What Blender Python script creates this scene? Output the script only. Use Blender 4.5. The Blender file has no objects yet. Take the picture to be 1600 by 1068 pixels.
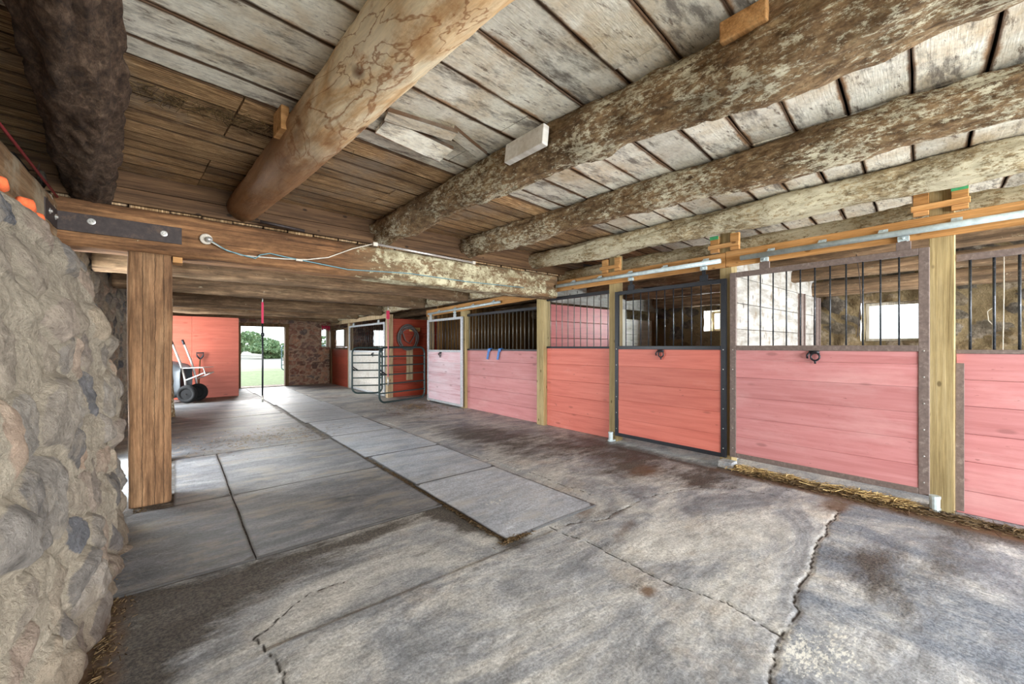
import bpy, math, random
import numpy as np
from mathutils import Vector, Matrix
PI = math.pi
S = bpy.context.scene
COL = S.collection

# ---------------------------------------------------------------- camera, world, light, exposure
cam_d = bpy.data.cameras.new('camera')
cam_d.sensor_width = 36.0
cam_d.lens = 36.0 * 630 / 1600
cam_d.shift_y = 7 / 1600
cam_d.clip_start = 0.02
cam_d.clip_end = 500
cam = bpy.data.objects.new('camera', cam_d)
COL.objects.link(cam)
cam.location = (0, 0, 1.3)
cam.rotation_euler = (PI / 2, 0, -math.radians(39.7))
S.camera = cam

S.view_settings.view_transform = 'Standard'
S.view_settings.look = 'None'
S.view_settings.gamma = 1.0
S.view_settings.exposure = 0.47
S.view_settings.use_curve_mapping = False
S.cycles.use_denoising = True
S.cycles.max_bounces = 8
S.cycles.diffuse_bounces = 5
S.cycles.glossy_bounces = 3
S.cycles.transparent_max_bounces = 12
S.cycles.caustics_reflective = False
S.cycles.caustics_refractive = False
S.cycles.sample_clamp_indirect = 6.0

world = bpy.data.worlds.new('sky'); S.world = world
world.use_nodes = True
wn = world.node_tree; wn.nodes.clear()
w_out = wn.nodes.new('ShaderNodeOutputWorld'); w_bg = wn.nodes.new('ShaderNodeBackground')
w_tc = wn.nodes.new('ShaderNodeTexCoord'); w_sep = wn.nodes.new('ShaderNodeSeparateXYZ')
w_rmp = wn.nodes.new('ShaderNodeValToRGB')
w_rmp.color_ramp.elements[0].position = 0.0; w_rmp.color_ramp.elements[0].color = (0.93, 0.97, 1.0, 1)
w_rmp.color_ramp.elements[1].position = 0.7; w_rmp.color_ramp.elements[1].color = (0.62, 0.78, 1.0, 1)
wn.links.new(w_tc.outputs['Generated'], w_sep.inputs[0]); wn.links.new(w_sep.outputs['Z'], w_rmp.inputs['Fac'])
wn.links.new(w_rmp.outputs[0], w_bg.inputs['Color']); wn.links.new(w_bg.outputs[0], w_out.inputs[0])
w_bg.inputs['Strength'].default_value = 2.2

def area(name, loc, direction, sx, sy, power, color=(1, 1, 1)):
    l = bpy.data.lights.new(name, 'AREA'); l.shape = 'RECTANGLE'
    l.size = sx; l.size_y = sy; l.energy = power; l.color = color
    o = bpy.data.objects.new(name, l); COL.objects.link(o)
    o.location = loc
    o.rotation_euler = Vector(direction).to_track_quat('-Z', 'Y').to_euler()
    return o
sun = bpy.data.lights.new('hazy_sun', 'SUN'); sun.energy = 6.0; sun.angle = math.radians(40); sun.color = (1, .97, .92)
sun_o = bpy.data.objects.new('hazy_sun', sun); COL.objects.link(sun_o)
sun_o.rotation_euler = Vector((0.12, -1, -0.24)).to_track_quat('-Z', 'Y').to_euler()
# fill added at the unseen open end behind the camera; daylight through doors and windows
area('fill_open_end', (4.0, -4.4, 1.3), (-.04, 1, .12), 8.0, 2.4, 1080, (.96, .98, 1.0))
area('daylight_side_door', (-1.35, 5.55, 1.2), (1, .25, 0), 1.5, 1.8, 180, (.90, .96, 1))
area('daylight_back_door', (-1.35, 11.85, 1.2), (1, -.3, 0), 1.2, 1.8, 210, (.90, .96, 1))
area('daylight_window_near', (8.95, 1.0, 1.75), (-1, 0, -.15), .8, .8, 30, (.93, .97, 1))
area('daylight_window_mid', (8.95, 3.30, 1.85), (-1, .5, -.15), .8, .6, 300, (.93, .97, 1))
area('daylight_window_far', (8.95, 11.0, 1.75), (-1, 0, -.1), 1.6, .8, 90, (.93, .97, 1))

# ---------------------------------------------------------------- material tools
def srgb(r, g, b):
    def f(c):
        c /= 255.0
        return c / 12.92 if c <= .04045 else ((c + .055) / 1.055) ** 2.4
    return (f(r), f(g), f(b), 1.0)

class NM:
    def __init__(s, name, rough=.8, metal=0.0, spec=.3):
        s.m = bpy.data.materials.new(name); s.m.use_nodes = True
        s.t = s.m.node_tree; s.n = s.t.nodes; s.n.clear()
        s.out = s.n.new('ShaderNodeOutputMaterial'); s.b = s.n.new('ShaderNodeBsdfPrincipled')
        s.t.links.new(s.b.outputs[0], s.out.inputs[0])
        s.b.inputs['Roughness'].default_value = rough; s.b.inputs['Metallic'].default_value = metal
        s.b.inputs['Specular IOR Level'].default_value = spec
        s.tc = s.n.new('ShaderNodeTexCoord')
    def L(s, a, b): s.t.links.new(a, b)
    def coord(s, scale=(1, 1, 1), which='Object', loc=(0, 0, 0), rot=(0, 0, 0)):
        mp = s.n.new('ShaderNodeMapping'); mp.inputs['Scale'].default_value = scale
        mp.inputs['Location'].default_value = loc; mp.inputs['Rotation'].default_value = rot
        s.L(s.tc.outputs[which], mp.inputs[0]); return mp.outputs[0]
    def noise(s, scale, vec=None, detail=5, rough=.6, dist=0.0):
        x = s.n.new('ShaderNodeTexNoise'); x.inputs['Scale'].default_value = scale
        x.inputs['Detail'].default_value = detail; x.inputs['Roughness'].default_value = rough
        x.inputs['Distortion'].default_value = dist
        s.L(vec if vec is not None else s.tc.outputs['Object'], x.inputs['Vector']); return x.outputs['Fac']
    def voro(s, scale, vec=None, feature='F1', out='Distance'):
        x = s.n.new('ShaderNodeTexVoronoi'); x.feature = feature; x.inputs['Scale'].default_value = scale
        s.L(vec if vec is not None else s.tc.outputs['Object'], x.inputs['Vector']); return x.outputs[out]
    def ramp(s, fac, stops):
        r = s.n.new('ShaderNodeValToRGB'); e = r.color_ramp.elements
        while len(e) > 1: e.remove(e[-1])
        for i, (p, c) in enumerate(stops):
            q = e[0] if i == 0 else e.new(p)
            q.position = p; q.color = c if not isinstance(c, (int, float)) else (c, c, c, 1)
        s.L(fac, r.inputs[0]); return r.outputs[0]
    def mix(s, fac, a, b, mode='MIX'):
        x = s.n.new('ShaderNodeMix'); x.data_type = 'RGBA'; x.blend_type = mode
        if isinstance(fac, (int, float)): x.inputs[0].default_value = fac
        else: s.L(fac, x.inputs[0])
        for v, k in ((a, 6), (b, 7)):
            if isinstance(v, tuple): x.inputs[k].default_value = v
            else: s.L(v, x.inputs[k])
        return x.outputs[2]
    def math(s, op, a, b=0.0, clamp=False):
        x = s.n.new('ShaderNodeMath'); x.operation = op; x.use_clamp = clamp
        for v, k in ((a, 0), (b, 1)):
            if isinstance(v, (int, float)): x.inputs[k].default_value = v
            else: s.L(v, x.inputs[k])
        return x.outputs[0]
    def attr(s, name):
        x = s.n.new('ShaderNodeAttribute'); x.attribute_name = name; return x.outputs['Fac']
    def rnd(s):
        return s.n.new('ShaderNodeObjectInfo').outputs['Random']
    def color(s, c):
        if isinstance(c, tuple): s.b.inputs['Base Color'].default_value = c
        else: s.L(c, s.b.inputs['Base Color'])
        return s
    def bump(s, h, strength=.4, dist=.01):
        x = s.n.new('ShaderNodeBump'); x.inputs['Strength'].default_value = strength; x.inputs['Distance'].default_value = dist
        s.L(h, x.inputs['Height']); s.L(x.outputs[0], s.b.inputs['Normal']); return s
    def rough(s, v): s.L(v, s.b.inputs['Roughness']); return s

def stretch(axis, along, across):
    v = [across] * 3; v['XYZ'.index(axis)] = along; return tuple(v)

def wood(name, dark, mid, light, axis='Y', along=1.0, across=14.0, rough=.75, knots=True, stain=None, attr=None, bumps=.35, spec=.25):
    m = NM(name, rough, spec=spec)
    g = m.noise(1.0, m.coord(stretch(axis, along, across)), 9, .72, .25)
    fine_ = m.noise(1.0, m.coord(stretch(axis, along * 4, across * 7), loc=(2, 5, 8)), 5, .7)
    c = m.ramp(g, [(.3, dark), (.5, mid), (.72, light)])
    c = m.mix(.6, c, m.ramp(fine_, [(.38, .6), (.60, 1.2)]), 'MULTIPLY')
    big = m.noise(1.3, m.coord(stretch(axis, .8, 2.0), loc=(3, 7, 1)), 6, .65)
    c = m.mix(.7, c, m.ramp(big, [(.3, .62), (.7, 1.25)]), 'MULTIPLY')
    if knots:
        k = m.voro(1.0, m.coord(stretch(axis, 5, 9), loc=(.4, .2, .9)))
        kk = m.ramp(k, [(.09, 1.0), (.15, 0.0)])
        c = m.mix(m.math('MULTIPLY', kk, .85), c, tuple(x * .5 for x in dark[:3]) + (1,))
    if stain:
        sn = m.noise(2.2, m.coord((1, 1, 1), loc=(5, 5, 5)), 8, .7)
        c = m.mix(m.ramp(sn, [(.5, 0.0), (.66, .85)]), c, stain)
    if attr:
        a = m.attr('tint')
        c = m.mix(1.0, c, m.ramp(a, [(0, .72), (1, 1.18)]), 'MULTIPLY')
    return m.color(c).bump(g, bumps, .006).m

def metal(name, col, rough=.45, met=.6, wear=None, scale=30):
    m = NM(name, rough, met, .5)
    n = m.noise(scale, None, 6, .7)
    c = m.ramp(n, [(.35, tuple(x * .75 for x in col[:3]) + (1,)), (.65, tuple(min(1, x * 1.15) for x in col[:3]) + (1,))])
    if wear: c = m.mix(m.ramp(m.noise(scale * .5, None, 8, .8), [(.55, 0.0), (.68, 1.0)]), c, wear)
    return m.color(c).bump(n, .15, .002).m

M = {}
M['header'] = wood('header_pine', srgb(150, 104, 56), srgb(192, 140, 84), srgb(212, 166, 112), 'Y', .8, 16, attr=None)
M['header_x'] = wood('block_pine', srgb(150, 106, 60), srgb(190, 142, 90), srgb(214, 172, 120), 'X', .8, 16)
M['treated'] = wood('treated_post', srgb(134, 114, 76), srgb(172, 152, 108), srgb(192, 174, 134), 'Z', .9, 30)
M['plain_post'] = wood('plain_post', srgb(140, 116, 86), srgb(188, 164, 130), srgb(216, 198, 166), 'Z', .9, 18)
M['old_post'] = wood('old_post', srgb(84, 58, 38), srgb(140, 104, 72), srgb(172, 136, 98), 'Z', .7, 11, stain=srgb(70, 48, 32))
M['old_y'] = wood('old_wood_y', srgb(66, 48, 34), srgb(118, 92, 66), srgb(158, 134, 104), 'Y', .7, 12, stain=srgb(150, 142, 122))
M['brown_y'] = wood('brown_fascia', srgb(44, 32, 22), srgb(90, 66, 45), srgb(130, 100, 70), 'X', .7, 16)
M['old_z'] = wood('old_wood_z', srgb(58, 42, 28), srgb(112, 84, 56), srgb(150, 122, 88), 'Z', .7, 12)
M['brown_boards'] = wood('brown_boards', srgb(70, 48, 26), srgb(134, 98, 58), srgb(176, 140, 92), 'Z', .8, 14, attr=True)

def beam_mat(name, axis='Y', flake=None, base=None, blotch=.9, crack=()):
    m = NM(name, .85)
    b = base or (srgb(60, 40, 26), srgb(124, 88, 58), srgb(168, 126, 86))
    g = m.noise(1.0, m.coord(stretch(axis, 1.0, 13)), 8, .7, .8)
    c = m.ramp(g, [(.28, b[0]), (.5, b[1]), (.75, b[2])])
    c = m.mix(.75, c, m.ramp(m.noise(1.0, m.coord(stretch(axis, 3, 70)), 6, .75), [(.35, .45), (.62, 1.25)]), 'MULTIPLY')
    c = m.mix(blotch, c, m.ramp(m.noise(2.6, m.coord(stretch(axis, .7, 1.6)), 9, .75), [(.34, .42), (.5, .95), (.68, 1.4)]), 'MULTIPLY')
    for (cx_, amp_) in crack:
        sp_ = m.n.new('ShaderNodeSeparateXYZ'); m.L(m.tc.outputs['Object'], sp_.inputs[0])
        w_ = m.noise(1.0, m.coord((.5, 5, .5), loc=(cx_ * 50, 0, 0)), 6, .7)
        ln = m.math('ABSOLUTE', m.math('ADD', m.math('SUBTRACT', sp_.outputs['X'], cx_), m.math('MULTIPLY', m.math('SUBTRACT', w_, .5), amp_)))
        c = m.mix(m.ramp(ln, [(.0012, .9), (.0032, 0.0)]), c, srgb(36, 24, 16))
    if flake:
        f = m.noise(8, m.coord(stretch(axis, .7, 1.2)), 10, .8)
        c = m.mix(m.math('MULTIPLY', m.attr('flake'), 1.1, True), c, m.mix(g, srgb(70, 60, 44), srgb(136, 120, 92)))
        v = m.math('ADD', f, m.math('MULTIPLY', m.attr('flake'), .34))
        c = m.mix(m.ramp(v, [(.66, 0.0), (.70, .92)]), c, m.mix(m.ramp(m.noise(9, None, 8, .75), [(.38, 0.0), (.6, 1.0)]), srgb(122, 108, 80), flake))
    return m.color(c).bump(g, .6, .012).m
M['crossbeam'] = beam_mat('hewn_crossbeam', 'Y', srgb(206, 200, 168))
M['joist'] = beam_mat('far_joist', 'Y', srgb(196, 184, 158), (srgb(60, 46, 36), srgb(126, 100, 76), srgb(184, 154, 120)))

def log_mat(name, dark, mid, light, fleck, amt):
    m = NM(name, .9)
    v = m.coord((1, .42, 1))
    g = m.noise(26, v, 10, .75, .3)
    g2 = m.noise(9, v, 8, .7, .5)
    c = m.ramp(g, [(.32, dark), (.5, mid), (.68, light)])
    c = m.mix(.7, c, m.ramp(m.noise(1.7, None, 5, .6), [(.3, .6), (.7, 1.25)]), 'MULTIPLY')
    big = m.noise(2.6, m.coord((1, .7, 1), loc=(4, 0, 2)), 6, .65)
    c = m.mix(.8, c, m.ramp(m.noise(70, m.coord((1, .5, 1)), 6, .75), [(.34, .5), (.62, 1.3)]), 'MULTIPLY')
    vv = m.math('ADD', m.math('MULTIPLY', m.noise(40, v, 9, .85), .75), m.math('ADD', m.math('MULTIPLY', big, .4), m.math('SUBTRACT', amt, .045)))
    c = m.mix(m.ramp(vv, [(.60, 0.0), (.64, 1.0)]), c, m.mix(g2, srgb(168, 158, 130), fleck))
    return m.color(c).bump(m.math('ADD', g2, m.math('MULTIPLY', g, .6)), 1.0, .02).m
M['bark'] = log_mat('rough_bark', srgb(70, 52, 34), srgb(128, 102, 72), srgb(170, 146, 110), srgb(232, 226, 200), .058)
M['bark_pale'] = log_mat('pale_bark', srgb(92, 76, 52), srgb(158, 138, 104), srgb(198, 182, 146), srgb(228, 220, 192), .10)
M['bark_dark'] = log_mat('dark_bark', srgb(34, 24, 18), srgb(78, 60, 46), srgb(118, 98, 80), srgb(170, 160, 145), -.13)
# peeled log: cream with brown swirls and a browner far end
m = NM('peeled_log', .6, spec=.3)
vv = m.coord((1, .35, 1))
g = m.noise(3.2, vv, 5, .55, 2.2)
c = m.ramp(g, [(.26, srgb(168, 118, 70)), (.38, srgb(214, 178, 132)), (.5, srgb(232, 212, 176)), (.75, srgb(238, 226, 200))])
fine = m.noise(40, m.coord((1, .10, 1)), 8, .7, .3)
c = m.mix(.6, c, m.ramp(fine, [(.32, .62), (.62, 1.15)]), 'MULTIPLY')
c = m.mix(m.ramp(m.noise(9, m.coord((1, .6, 1), loc=(3, 3, 3)), 9, .75), [(.52, 0.0), (.66, .7)]), c, srgb(176, 128, 80))
wl = m.math('ABSOLUTE', m.math('SUBTRACT', m.noise(2.2, m.coord((1, .5, 1), loc=(5, 1, 2)), 4, .5, 3.0), .5))
c = m.mix(m.ramp(wl, [(.004, .75), (.018, 0.0)]), c, srgb(150, 98, 56))
k = m.voro(3.4, m.coord((1, .6, 1), loc=(.3, .1, .6)))
c = m.mix(m.ramp(k, [(.06, .9), (.12, 0.0)]), c, srgb(96, 56, 28))
e = m.math('ADD', m.attr('far_end'), m.math('MULTIPLY', m.math('SUBTRACT', m.noise(4, vv, 6, .7), .5), .7))
c = m.mix(m.ramp(e, [(.40, 0.0), (.72, .92)]), c, m.mix(fine, srgb(78, 50, 30), srgb(168, 118, 74)))
M['peeled'] = m.color(c).bump(m.math('ADD', g, fine), .35, .01).m

# ceiling planks: whitewash with worn brown edges
def plank_mat(name):
    m = NM(name, .85)
    uv = m.tc.outputs['UV']
    mp = m.n.new('ShaderNodeMapping'); mp.inputs['Scale'].default_value = (1.2, 4, 1); m.L(uv, mp.inputs[0])
    g = m.noise(5, mp.outputs[0], 9, .72, .3)
    brown = m.ramp(g, [(.34, srgb(70, 50, 34)), (.44, srgb(128, 98, 66)), (.53, srgb(170, 136, 96)), (.62, srgb(222, 190, 146))])
    brown = m.mix(.85, brown, m.ramp(m.noise(30, mp.outputs[0], 6, .75), [(.36, .5), (.62, 1.25)]), 'MULTIPLY')
    brown = m.mix(.8, brown, m.ramp(m.noise(1.8, m.coord((.7, 1.6, 1), loc=(2, 2, 0)), 8, .7), [(.35, .5), (.6, 1.25)]), 'MULTIPLY')
    brown = m.mix(m.ramp(m.noise(1.6, m.coord((1, 1, 1), loc=(9, 2, 0)), 6, .7), [(.5, 0.0), (.68, .6)]), brown, srgb(150, 140, 126))
    white = m.ramp(m.noise(7, None, 7, .7), [(.3, srgb(196, 188, 170)), (.6, srgb(226, 222, 208))])
    white = m.mix(m.ramp(m.noise(2.4, m.coord(loc=(1, 8, 3)), 6, .65), [(.46, 0.0), (.66, .6)]), white, srgb(176, 148, 104))
    white = m.mix(m.ramp(m.noise(3.4, m.coord((.6, 2, 1), loc=(7, 3, 3)), 9, .75), [(.52, 0.0), (.62, .85)]), white, srgb(104, 96, 88))
    white = m.mix(.6, white, m.ramp(m.noise(60, m.coord((.35, 1, 1)), 6, .75), [(.34, .62), (.55, 1.1)]), 'MULTIPLY')
    white = m.mix(m.ramp(m.noise(22, m.coord((.25, 1, 1), loc=(1, 1, 0)), 9, .8), [(.57, 0.0), (.62, .8)]), white, srgb(96, 80, 66))
    sep = m.n.new('ShaderNodeSeparateXYZ'); m.L(uv, sep.inputs[0])
    edge = m.math('MULTIPLY', m.math('ABSOLUTE', m.math('SUBTRACT', sep.outputs['Y'], .5)), 2.0)
    gl_ = m.ramp(m.math('ADD', edge, m.math('MULTIPLY', m.math('SUBTRACT', m.noise(14, m.coord((.5, 1, 1)), 6, .7), .5), .12)), [(.90, 0.0), (.97, .9)])
    ew = m.math('ADD', edge, m.math('MULTIPLY', m.math('SUBTRACT', m.noise(4.0, m.coord((.7, 1, 1)), 7, .7), .5), .9))
    white = m.mix(m.ramp(ew, [(.86, 0.0), (1.06, .85)]), white, m.mix(g, srgb(104, 66, 34), srgb(176, 128, 76)))
    fl = m.math('ADD', m.attr('paint'), m.math('MULTIPLY', m.math('SUBTRACT', m.noise(6, mp.outputs[0], 9, .75), .5), 1.5))
    c = m.mix(m.ramp(fl, [(.42, 0.0), (.56, 1.0)]), brown, white)
    c = m.mix(1.0, c, m.ramp(m.attr('tint'), [(0, .8), (1, 1.25)]), 'MULTIPLY')
    c = m.mix(gl_, c, srgb(62, 42, 26))
    return m.color(c).bump(g, .6, .008).m
M['planks'] = plank_mat('ceiling_planks')

def painted(name, cols, worn, axis='Y', wear=.7, rough=.5, spec=.4, attr=True):
    m = NM(name, rough, spec=spec)
    g = m.noise(1.0, m.coord(stretch(axis, 1.2, 22)), 7, .65, .5)
    c = m.ramp(g, [(.3, cols[0]), (.55, cols[1]), (.8, cols[2])])
    w = m.noise(1.4, m.coord(stretch(axis, .8, 2.5), loc=(2, 1, 6)), 9, .7)
    c = m.mix(m.ramp(w, [(wear - .12, 0.0), (wear + .1, .55)]), c, worn)
    k = m.voro(1.0, m.coord(stretch(axis, 2.2, 6.5), loc=(.7, .3, .1)))
    c = m.mix(m.ramp(k, [(.07, .55), (.14, 0.0)]), c, tuple(x * .55 for x in cols[0][:3]) + (1,))
    s2 = m.noise(34, m.coord(stretch(axis, .35, 1)), 3, .5)
    c = m.mix(m.ramp(s2, [(.71, 0.0), (.76, .5)]), c, srgb(110, 60, 56))
    if attr: c = m.mix(1.0, c, m.ramp(m.attr('tint'), [(0, .88), (1, 1.08)]), 'MULTIPLY')
    return m.color(c).bump(g, .2, .003).m
M['red'] = painted('coral_red_boards', (srgb(190, 98, 84), srgb(206, 115, 99), srgb(214, 128, 112)), srgb(220, 150, 138))
M['red_sheen'] = painted('sheen_red_boards', (srgb(186, 118, 118), srgb(202, 136, 136), srgb(211, 151, 151)), srgb(218, 170, 168), wear=.62)  # pink sheen on the red paint is put into the board colour
M['pink'] = painted('glare_pink_boards', (srgb(212, 160, 168), srgb(230, 196, 204), srgb(240, 220, 226)), srgb(240, 228, 234), wear=.55, rough=.35)  # glare off this door is painted into the boards as pale pink
M['redx'] = painted('dark_red_boards', (srgb(134, 46, 30), srgb(160, 66, 44), srgb(180, 84, 58)), srgb(188, 100, 74), 'X')
M['redpart'] = painted('red_partition_boards', (srgb(172, 76, 74), srgb(196, 96, 92), srgb(208, 118, 114)), srgb(205, 150, 146), 'X')
M['redpanel'] = painted('red_sheet_panel', (srgb(170, 84, 66), srgb(188, 98, 78), srgb(198, 112, 92)), srgb(204, 132, 114), 'X', wear=.75, attr=False)
M['whiteboards'] = painted('whitewashed_boards', (srgb(190, 184, 172), srgb(216, 212, 204), srgb(232, 230, 224)), srgb(170, 158, 138), 'X', wear=.6, rough=.7)
m = NM('limewashed_partition', .75)
g = m.noise(1.0, m.coord((2, 9, 9)), 8, .7)
c = m.ramp(g, [(.38, srgb(136, 132, 124)), (.58, srgb(178, 175, 170))])
c = m.mix(m.ramp(m.noise(5, m.coord((1.6, 1, .8)), 6, .7), [(.55, 0.0), (.66, .8)]), c, srgb(120, 104, 84))
c = m.mix(m.ramp(m.voro(6, m.coord((1.5, 1, .7))), [(.08, .9), (.17, 0.0)]), c, srgb(56, 48, 42))
M['limewash'] = m.color(c).bump(g, .3, .004).m

M['black'] = metal('black_steel', srgb(34, 36, 42), .4, .3)
M['brown_steel'] = metal('brown_steel', srgb(118, 103, 97), .6, .1, srgb(146, 134, 126), 40)
M['bars'] = metal('dark_bars', srgb(52, 56, 62), .4, .5, srgb(120, 120, 126), 60)
M['bars_glint'] = metal('glint_bars', srgb(120, 118, 112), .35, .4)  # bar metal lightened in colour to stand for glints
M['zinc'] = metal('zinc_pipe', srgb(190, 204, 206), .38, .12, None, 12)
M['grey_frame'] = metal('grey_frame', srgb(190, 194, 198), .4, .2)
M['strap'] = metal('steel_strap', srgb(62, 54, 52), .6, .5, srgb(84, 68, 58), 25)
M['bright'] = metal('bright_washer', srgb(196, 194, 188), .35, .6)
M['gate'] = metal('gate_green_steel', srgb(44, 62, 62), .45, .3)
M['gate_pale'] = metal('far_gate_steel', srgb(96, 120, 124), .45, .3)
M['tyre'] = metal('tyre_rubber', srgb(20, 20, 22), .9, 0)
M['tray'] = metal('grey_plastic_tray', srgb(84, 90, 96), .5, 0, None, 6)
M['blue'] = metal('blue_plastic', srgb(24, 110, 190), .4, 0)
M['green_paint'] = metal('green_end_paint', srgb(70, 166, 108), .6, 0)
M['orange'] = metal('orange_foam', srgb(222, 104, 58), .9, 0, None, 50)
M['redstrap'] = metal('red_webbing', srgb(188, 40, 76), .7, 0)
M['pinkrope'] = metal('pink_rope', srgb(204, 110, 122), .8, 0)
M['hose'] = metal('grey_hose', srgb(96, 90, 88), .5, 0)
M['cable_white'] = metal('white_cable', srgb(208, 200, 186), .6, 0)
M['cable_blue'] = metal('blue_cable', srgb(110, 150, 158), .6, 0)
M['redwire'] = metal('red_line', srgb(150, 34, 44), .6, 0)
M['silver'] = metal('silver_handle', srgb(200, 198, 196), .3, .5)
M['porcelain'] = metal('porcelain', srgb(206, 196, 180), .4, 0)
M['frost'] = metal('light_tube', srgb(206, 200, 196), .25, .5)
M['white_frame'] = wood('white_window_frame', srgb(176, 168, 152), srgb(212, 206, 192), srgb(230, 226, 216), 'Z', 1, 12, knots=False)
M['dark'] = metal('dark_backing', srgb(34, 26, 20), .9, 0)

# straw
m = NM('straw', .8)
c = m.ramp(m.attr('tint'), [(0, srgb(62, 48, 32)), (.5, srgb(160, 130, 84)), (1, srgb(220, 192, 132))])
M['straw'] = m.color(c).m

# glass pane
m = bpy.data.materials.new('window_glass'); m.use_nodes = True; t = m.node_tree; t.nodes.clear()
o_ = t.nodes.new('ShaderNodeOutputMaterial'); mx = t.nodes.new('ShaderNodeMixShader'); tr = t.nodes.new('ShaderNodeBsdfTransparent'); gl = t.nodes.new('ShaderNodeBsdfGlossy')
gl.inputs['Roughness'].default_value = .1; mx.inputs[0].default_value = .08; tr.inputs[0].default_value = (.94, .97, .97, 1)
t.links.new(tr.outputs[0], mx.inputs[1]); t.links.new(gl.outputs[0], mx.inputs[2]); t.links.new(mx.outputs[0], o_.inputs[0]); M['glass'] = m

# rubble stone wall
def stone_mat(name, mort, tones, contrast=1.0):
    m = NM(name, .92, spec=.15)
    c = m.ramp(m.attr('tone'), tones)
    f = m.noise(14, None, 9, .72)
    c = m.mix(.9, c, m.ramp(f, [(.32, .5), (.66, 1.4)]), 'MULTIPLY')
    c = m.mix(m.ramp(m.noise(5, m.coord(loc=(2, 2, 2)), 6, .7), [(.5, 0.0), (.65, .5)]), c, srgb(190, 176, 156))
    mo = m.mix(m.noise(4, None, 8, .7), mort[0], mort[1])
    mo = m.mix(.5, mo, m.ramp(m.noise(45, None, 8, .8), [(.35, .45), (.62, 1.4)]), 'MULTIPLY')
    a = m.math('ADD', m.attr('mortar'), m.math('MULTIPLY', m.math('SUBTRACT', m.noise(9, None, 8, .75), .5), .8))
    c = m.mix(m.ramp(a, [(.42, 0.0), (.6, 1.0)]), c, mo)
    c = m.mix(m.math('MULTIPLY', m.attr('damp'), m.ramp(m.noise(6, None, 6, .7), [(.3, .5), (.7, 1.0)])), c, srgb(84, 58, 36))
    return m.color(c).bump(m.math('ADD', m.noise(60, None, 6, .75), m.math('MULTIPLY', f, 1.8)), 1.0, .03).m
M['rubble'] = stone_mat('rubble_wall', (srgb(142, 130, 114), srgb(208, 196, 176)),
    [(0, srgb(112, 108, 106)), (.2, srgb(166, 158, 148)), (.4, srgb(190, 164, 142)), (.6, srgb(140, 134, 128)), (.8, srgb(188, 172, 150)), (1, srgb(108, 112, 120))])
M['rubble_red'] = stone_mat('far_rubble_wall', (srgb(150, 120, 100), srgb(214, 186, 160)),
    [(0, srgb(140, 92, 78)), (.2, srgb(176, 128, 108)), (.4, srgb(112, 90, 82)), (.6, srgb(196, 150, 122)), (.8, srgb(150, 110, 96)), (1, srgb(126, 116, 112))])
M['rubble_brown'] = stone_mat('back_rubble_wall', (srgb(110, 92, 64), srgb(160, 142, 108)),
    [(0, srgb(96, 80, 58)), (.3, srgb(136, 116, 84)), (.6, srgb(104, 96, 84)), (1, srgb(80, 72, 64))])

# floor
m = NM('worn_concrete', .72, spec=.35)
sw = m.coord((.55, 1.7, 1), rot=(0, 0, .35))
b1 = m.noise(1.3, m.coord((.7, 1.4, 1), rot=(0, 0, .35)), 10, .7, 1.0)
b2 = m.noise(4.0, m.coord((.65, 1.5, 1), rot=(0, 0, .2), loc=(4, 1, 0)), 10, .78, .5)
c = m.ramp(b1, [(.36, srgb(126, 130, 135)), (.46, srgb(160, 162, 164)), (.55, srgb(188, 187, 183)), (.68, srgb(202, 199, 192))])
c = m.mix(.85, c, m.ramp(b2, [(.32, .66), (.5, .97), (.7, 1.15)]), 'MULTIPLY')
c = m.mix(m.ramp(m.noise(1.6, m.coord(loc=(7, 7, 0)), 6, .65), [(.56, 0.0), (.70, .35)]), c, srgb(186, 166, 140))
spk = m.noise(70, None, 8, .8)
c = m.mix(.75, c, m.ramp(spk, [(.40, .55), (.60, 1.28)]), 'MULTIPLY')
c = m.mix(.6, c, m.ramp(m.noise(14, m.coord((.6, 1.6, 1), rot=(0, 0, .2)), 9, .8), [(.40, .62), (.60, 1.22)]), 'MULTIPLY')
sl = m.math('ADD', m.attr('slate'), m.math('MULTIPLY', m.math('SUBTRACT', m.noise(1.6, m.coord((1.6, .6, 1), rot=(0, 0, .5), loc=(3, 0, 0)), 10, .75, .6), .5), 2.6))
c = m.mix(m.ramp(sl, [(.45, 0.0), (1.0, .92)]), c, m.mix(m.ramp(spk, [(.42, 0.0), (.58, 1.0)]), srgb(74, 82, 94), srgb(124, 132, 142)))
wf = m.math('ADD', m.noise(26, m.coord((1, 2.0, 1), rot=(0, 0, .3)), 9, .85), m.math('MULTIPLY', m.attr('white'), .17))
c = m.mix(m.ramp(wf, [(.67, 0.0), (.69, .85)]), c, srgb(214, 212, 202))
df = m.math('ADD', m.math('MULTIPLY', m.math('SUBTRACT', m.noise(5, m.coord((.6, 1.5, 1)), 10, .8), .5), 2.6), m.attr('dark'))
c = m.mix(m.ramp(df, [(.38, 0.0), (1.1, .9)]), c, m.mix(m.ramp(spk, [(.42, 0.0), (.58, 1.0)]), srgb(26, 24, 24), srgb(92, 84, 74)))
bf = m.math('ADD', m.math('MULTIPLY', m.math('SUBTRACT', m.noise(6, None, 9, .75), .5), 1.2), m.attr('brown'))
c = m.mix(m.ramp(bf, [(.32, 0.0), (.8, .85)]), c, m.mix(spk, srgb(54, 36, 24), srgb(128, 96, 66)))
c = m.mix(m.ramp(m.attr('crack'), [(.35, 0.0), (.8, .95)]), c, srgb(44, 38, 34))
M['concrete'] = m.color(c).rough(m.ramp(b1, [(.3, .5), (.7, .8)])).bump(m.math('ADD', m.math('MULTIPLY', spk, .5), m.math('ADD', b2, b1)), .5, .012).m

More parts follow.
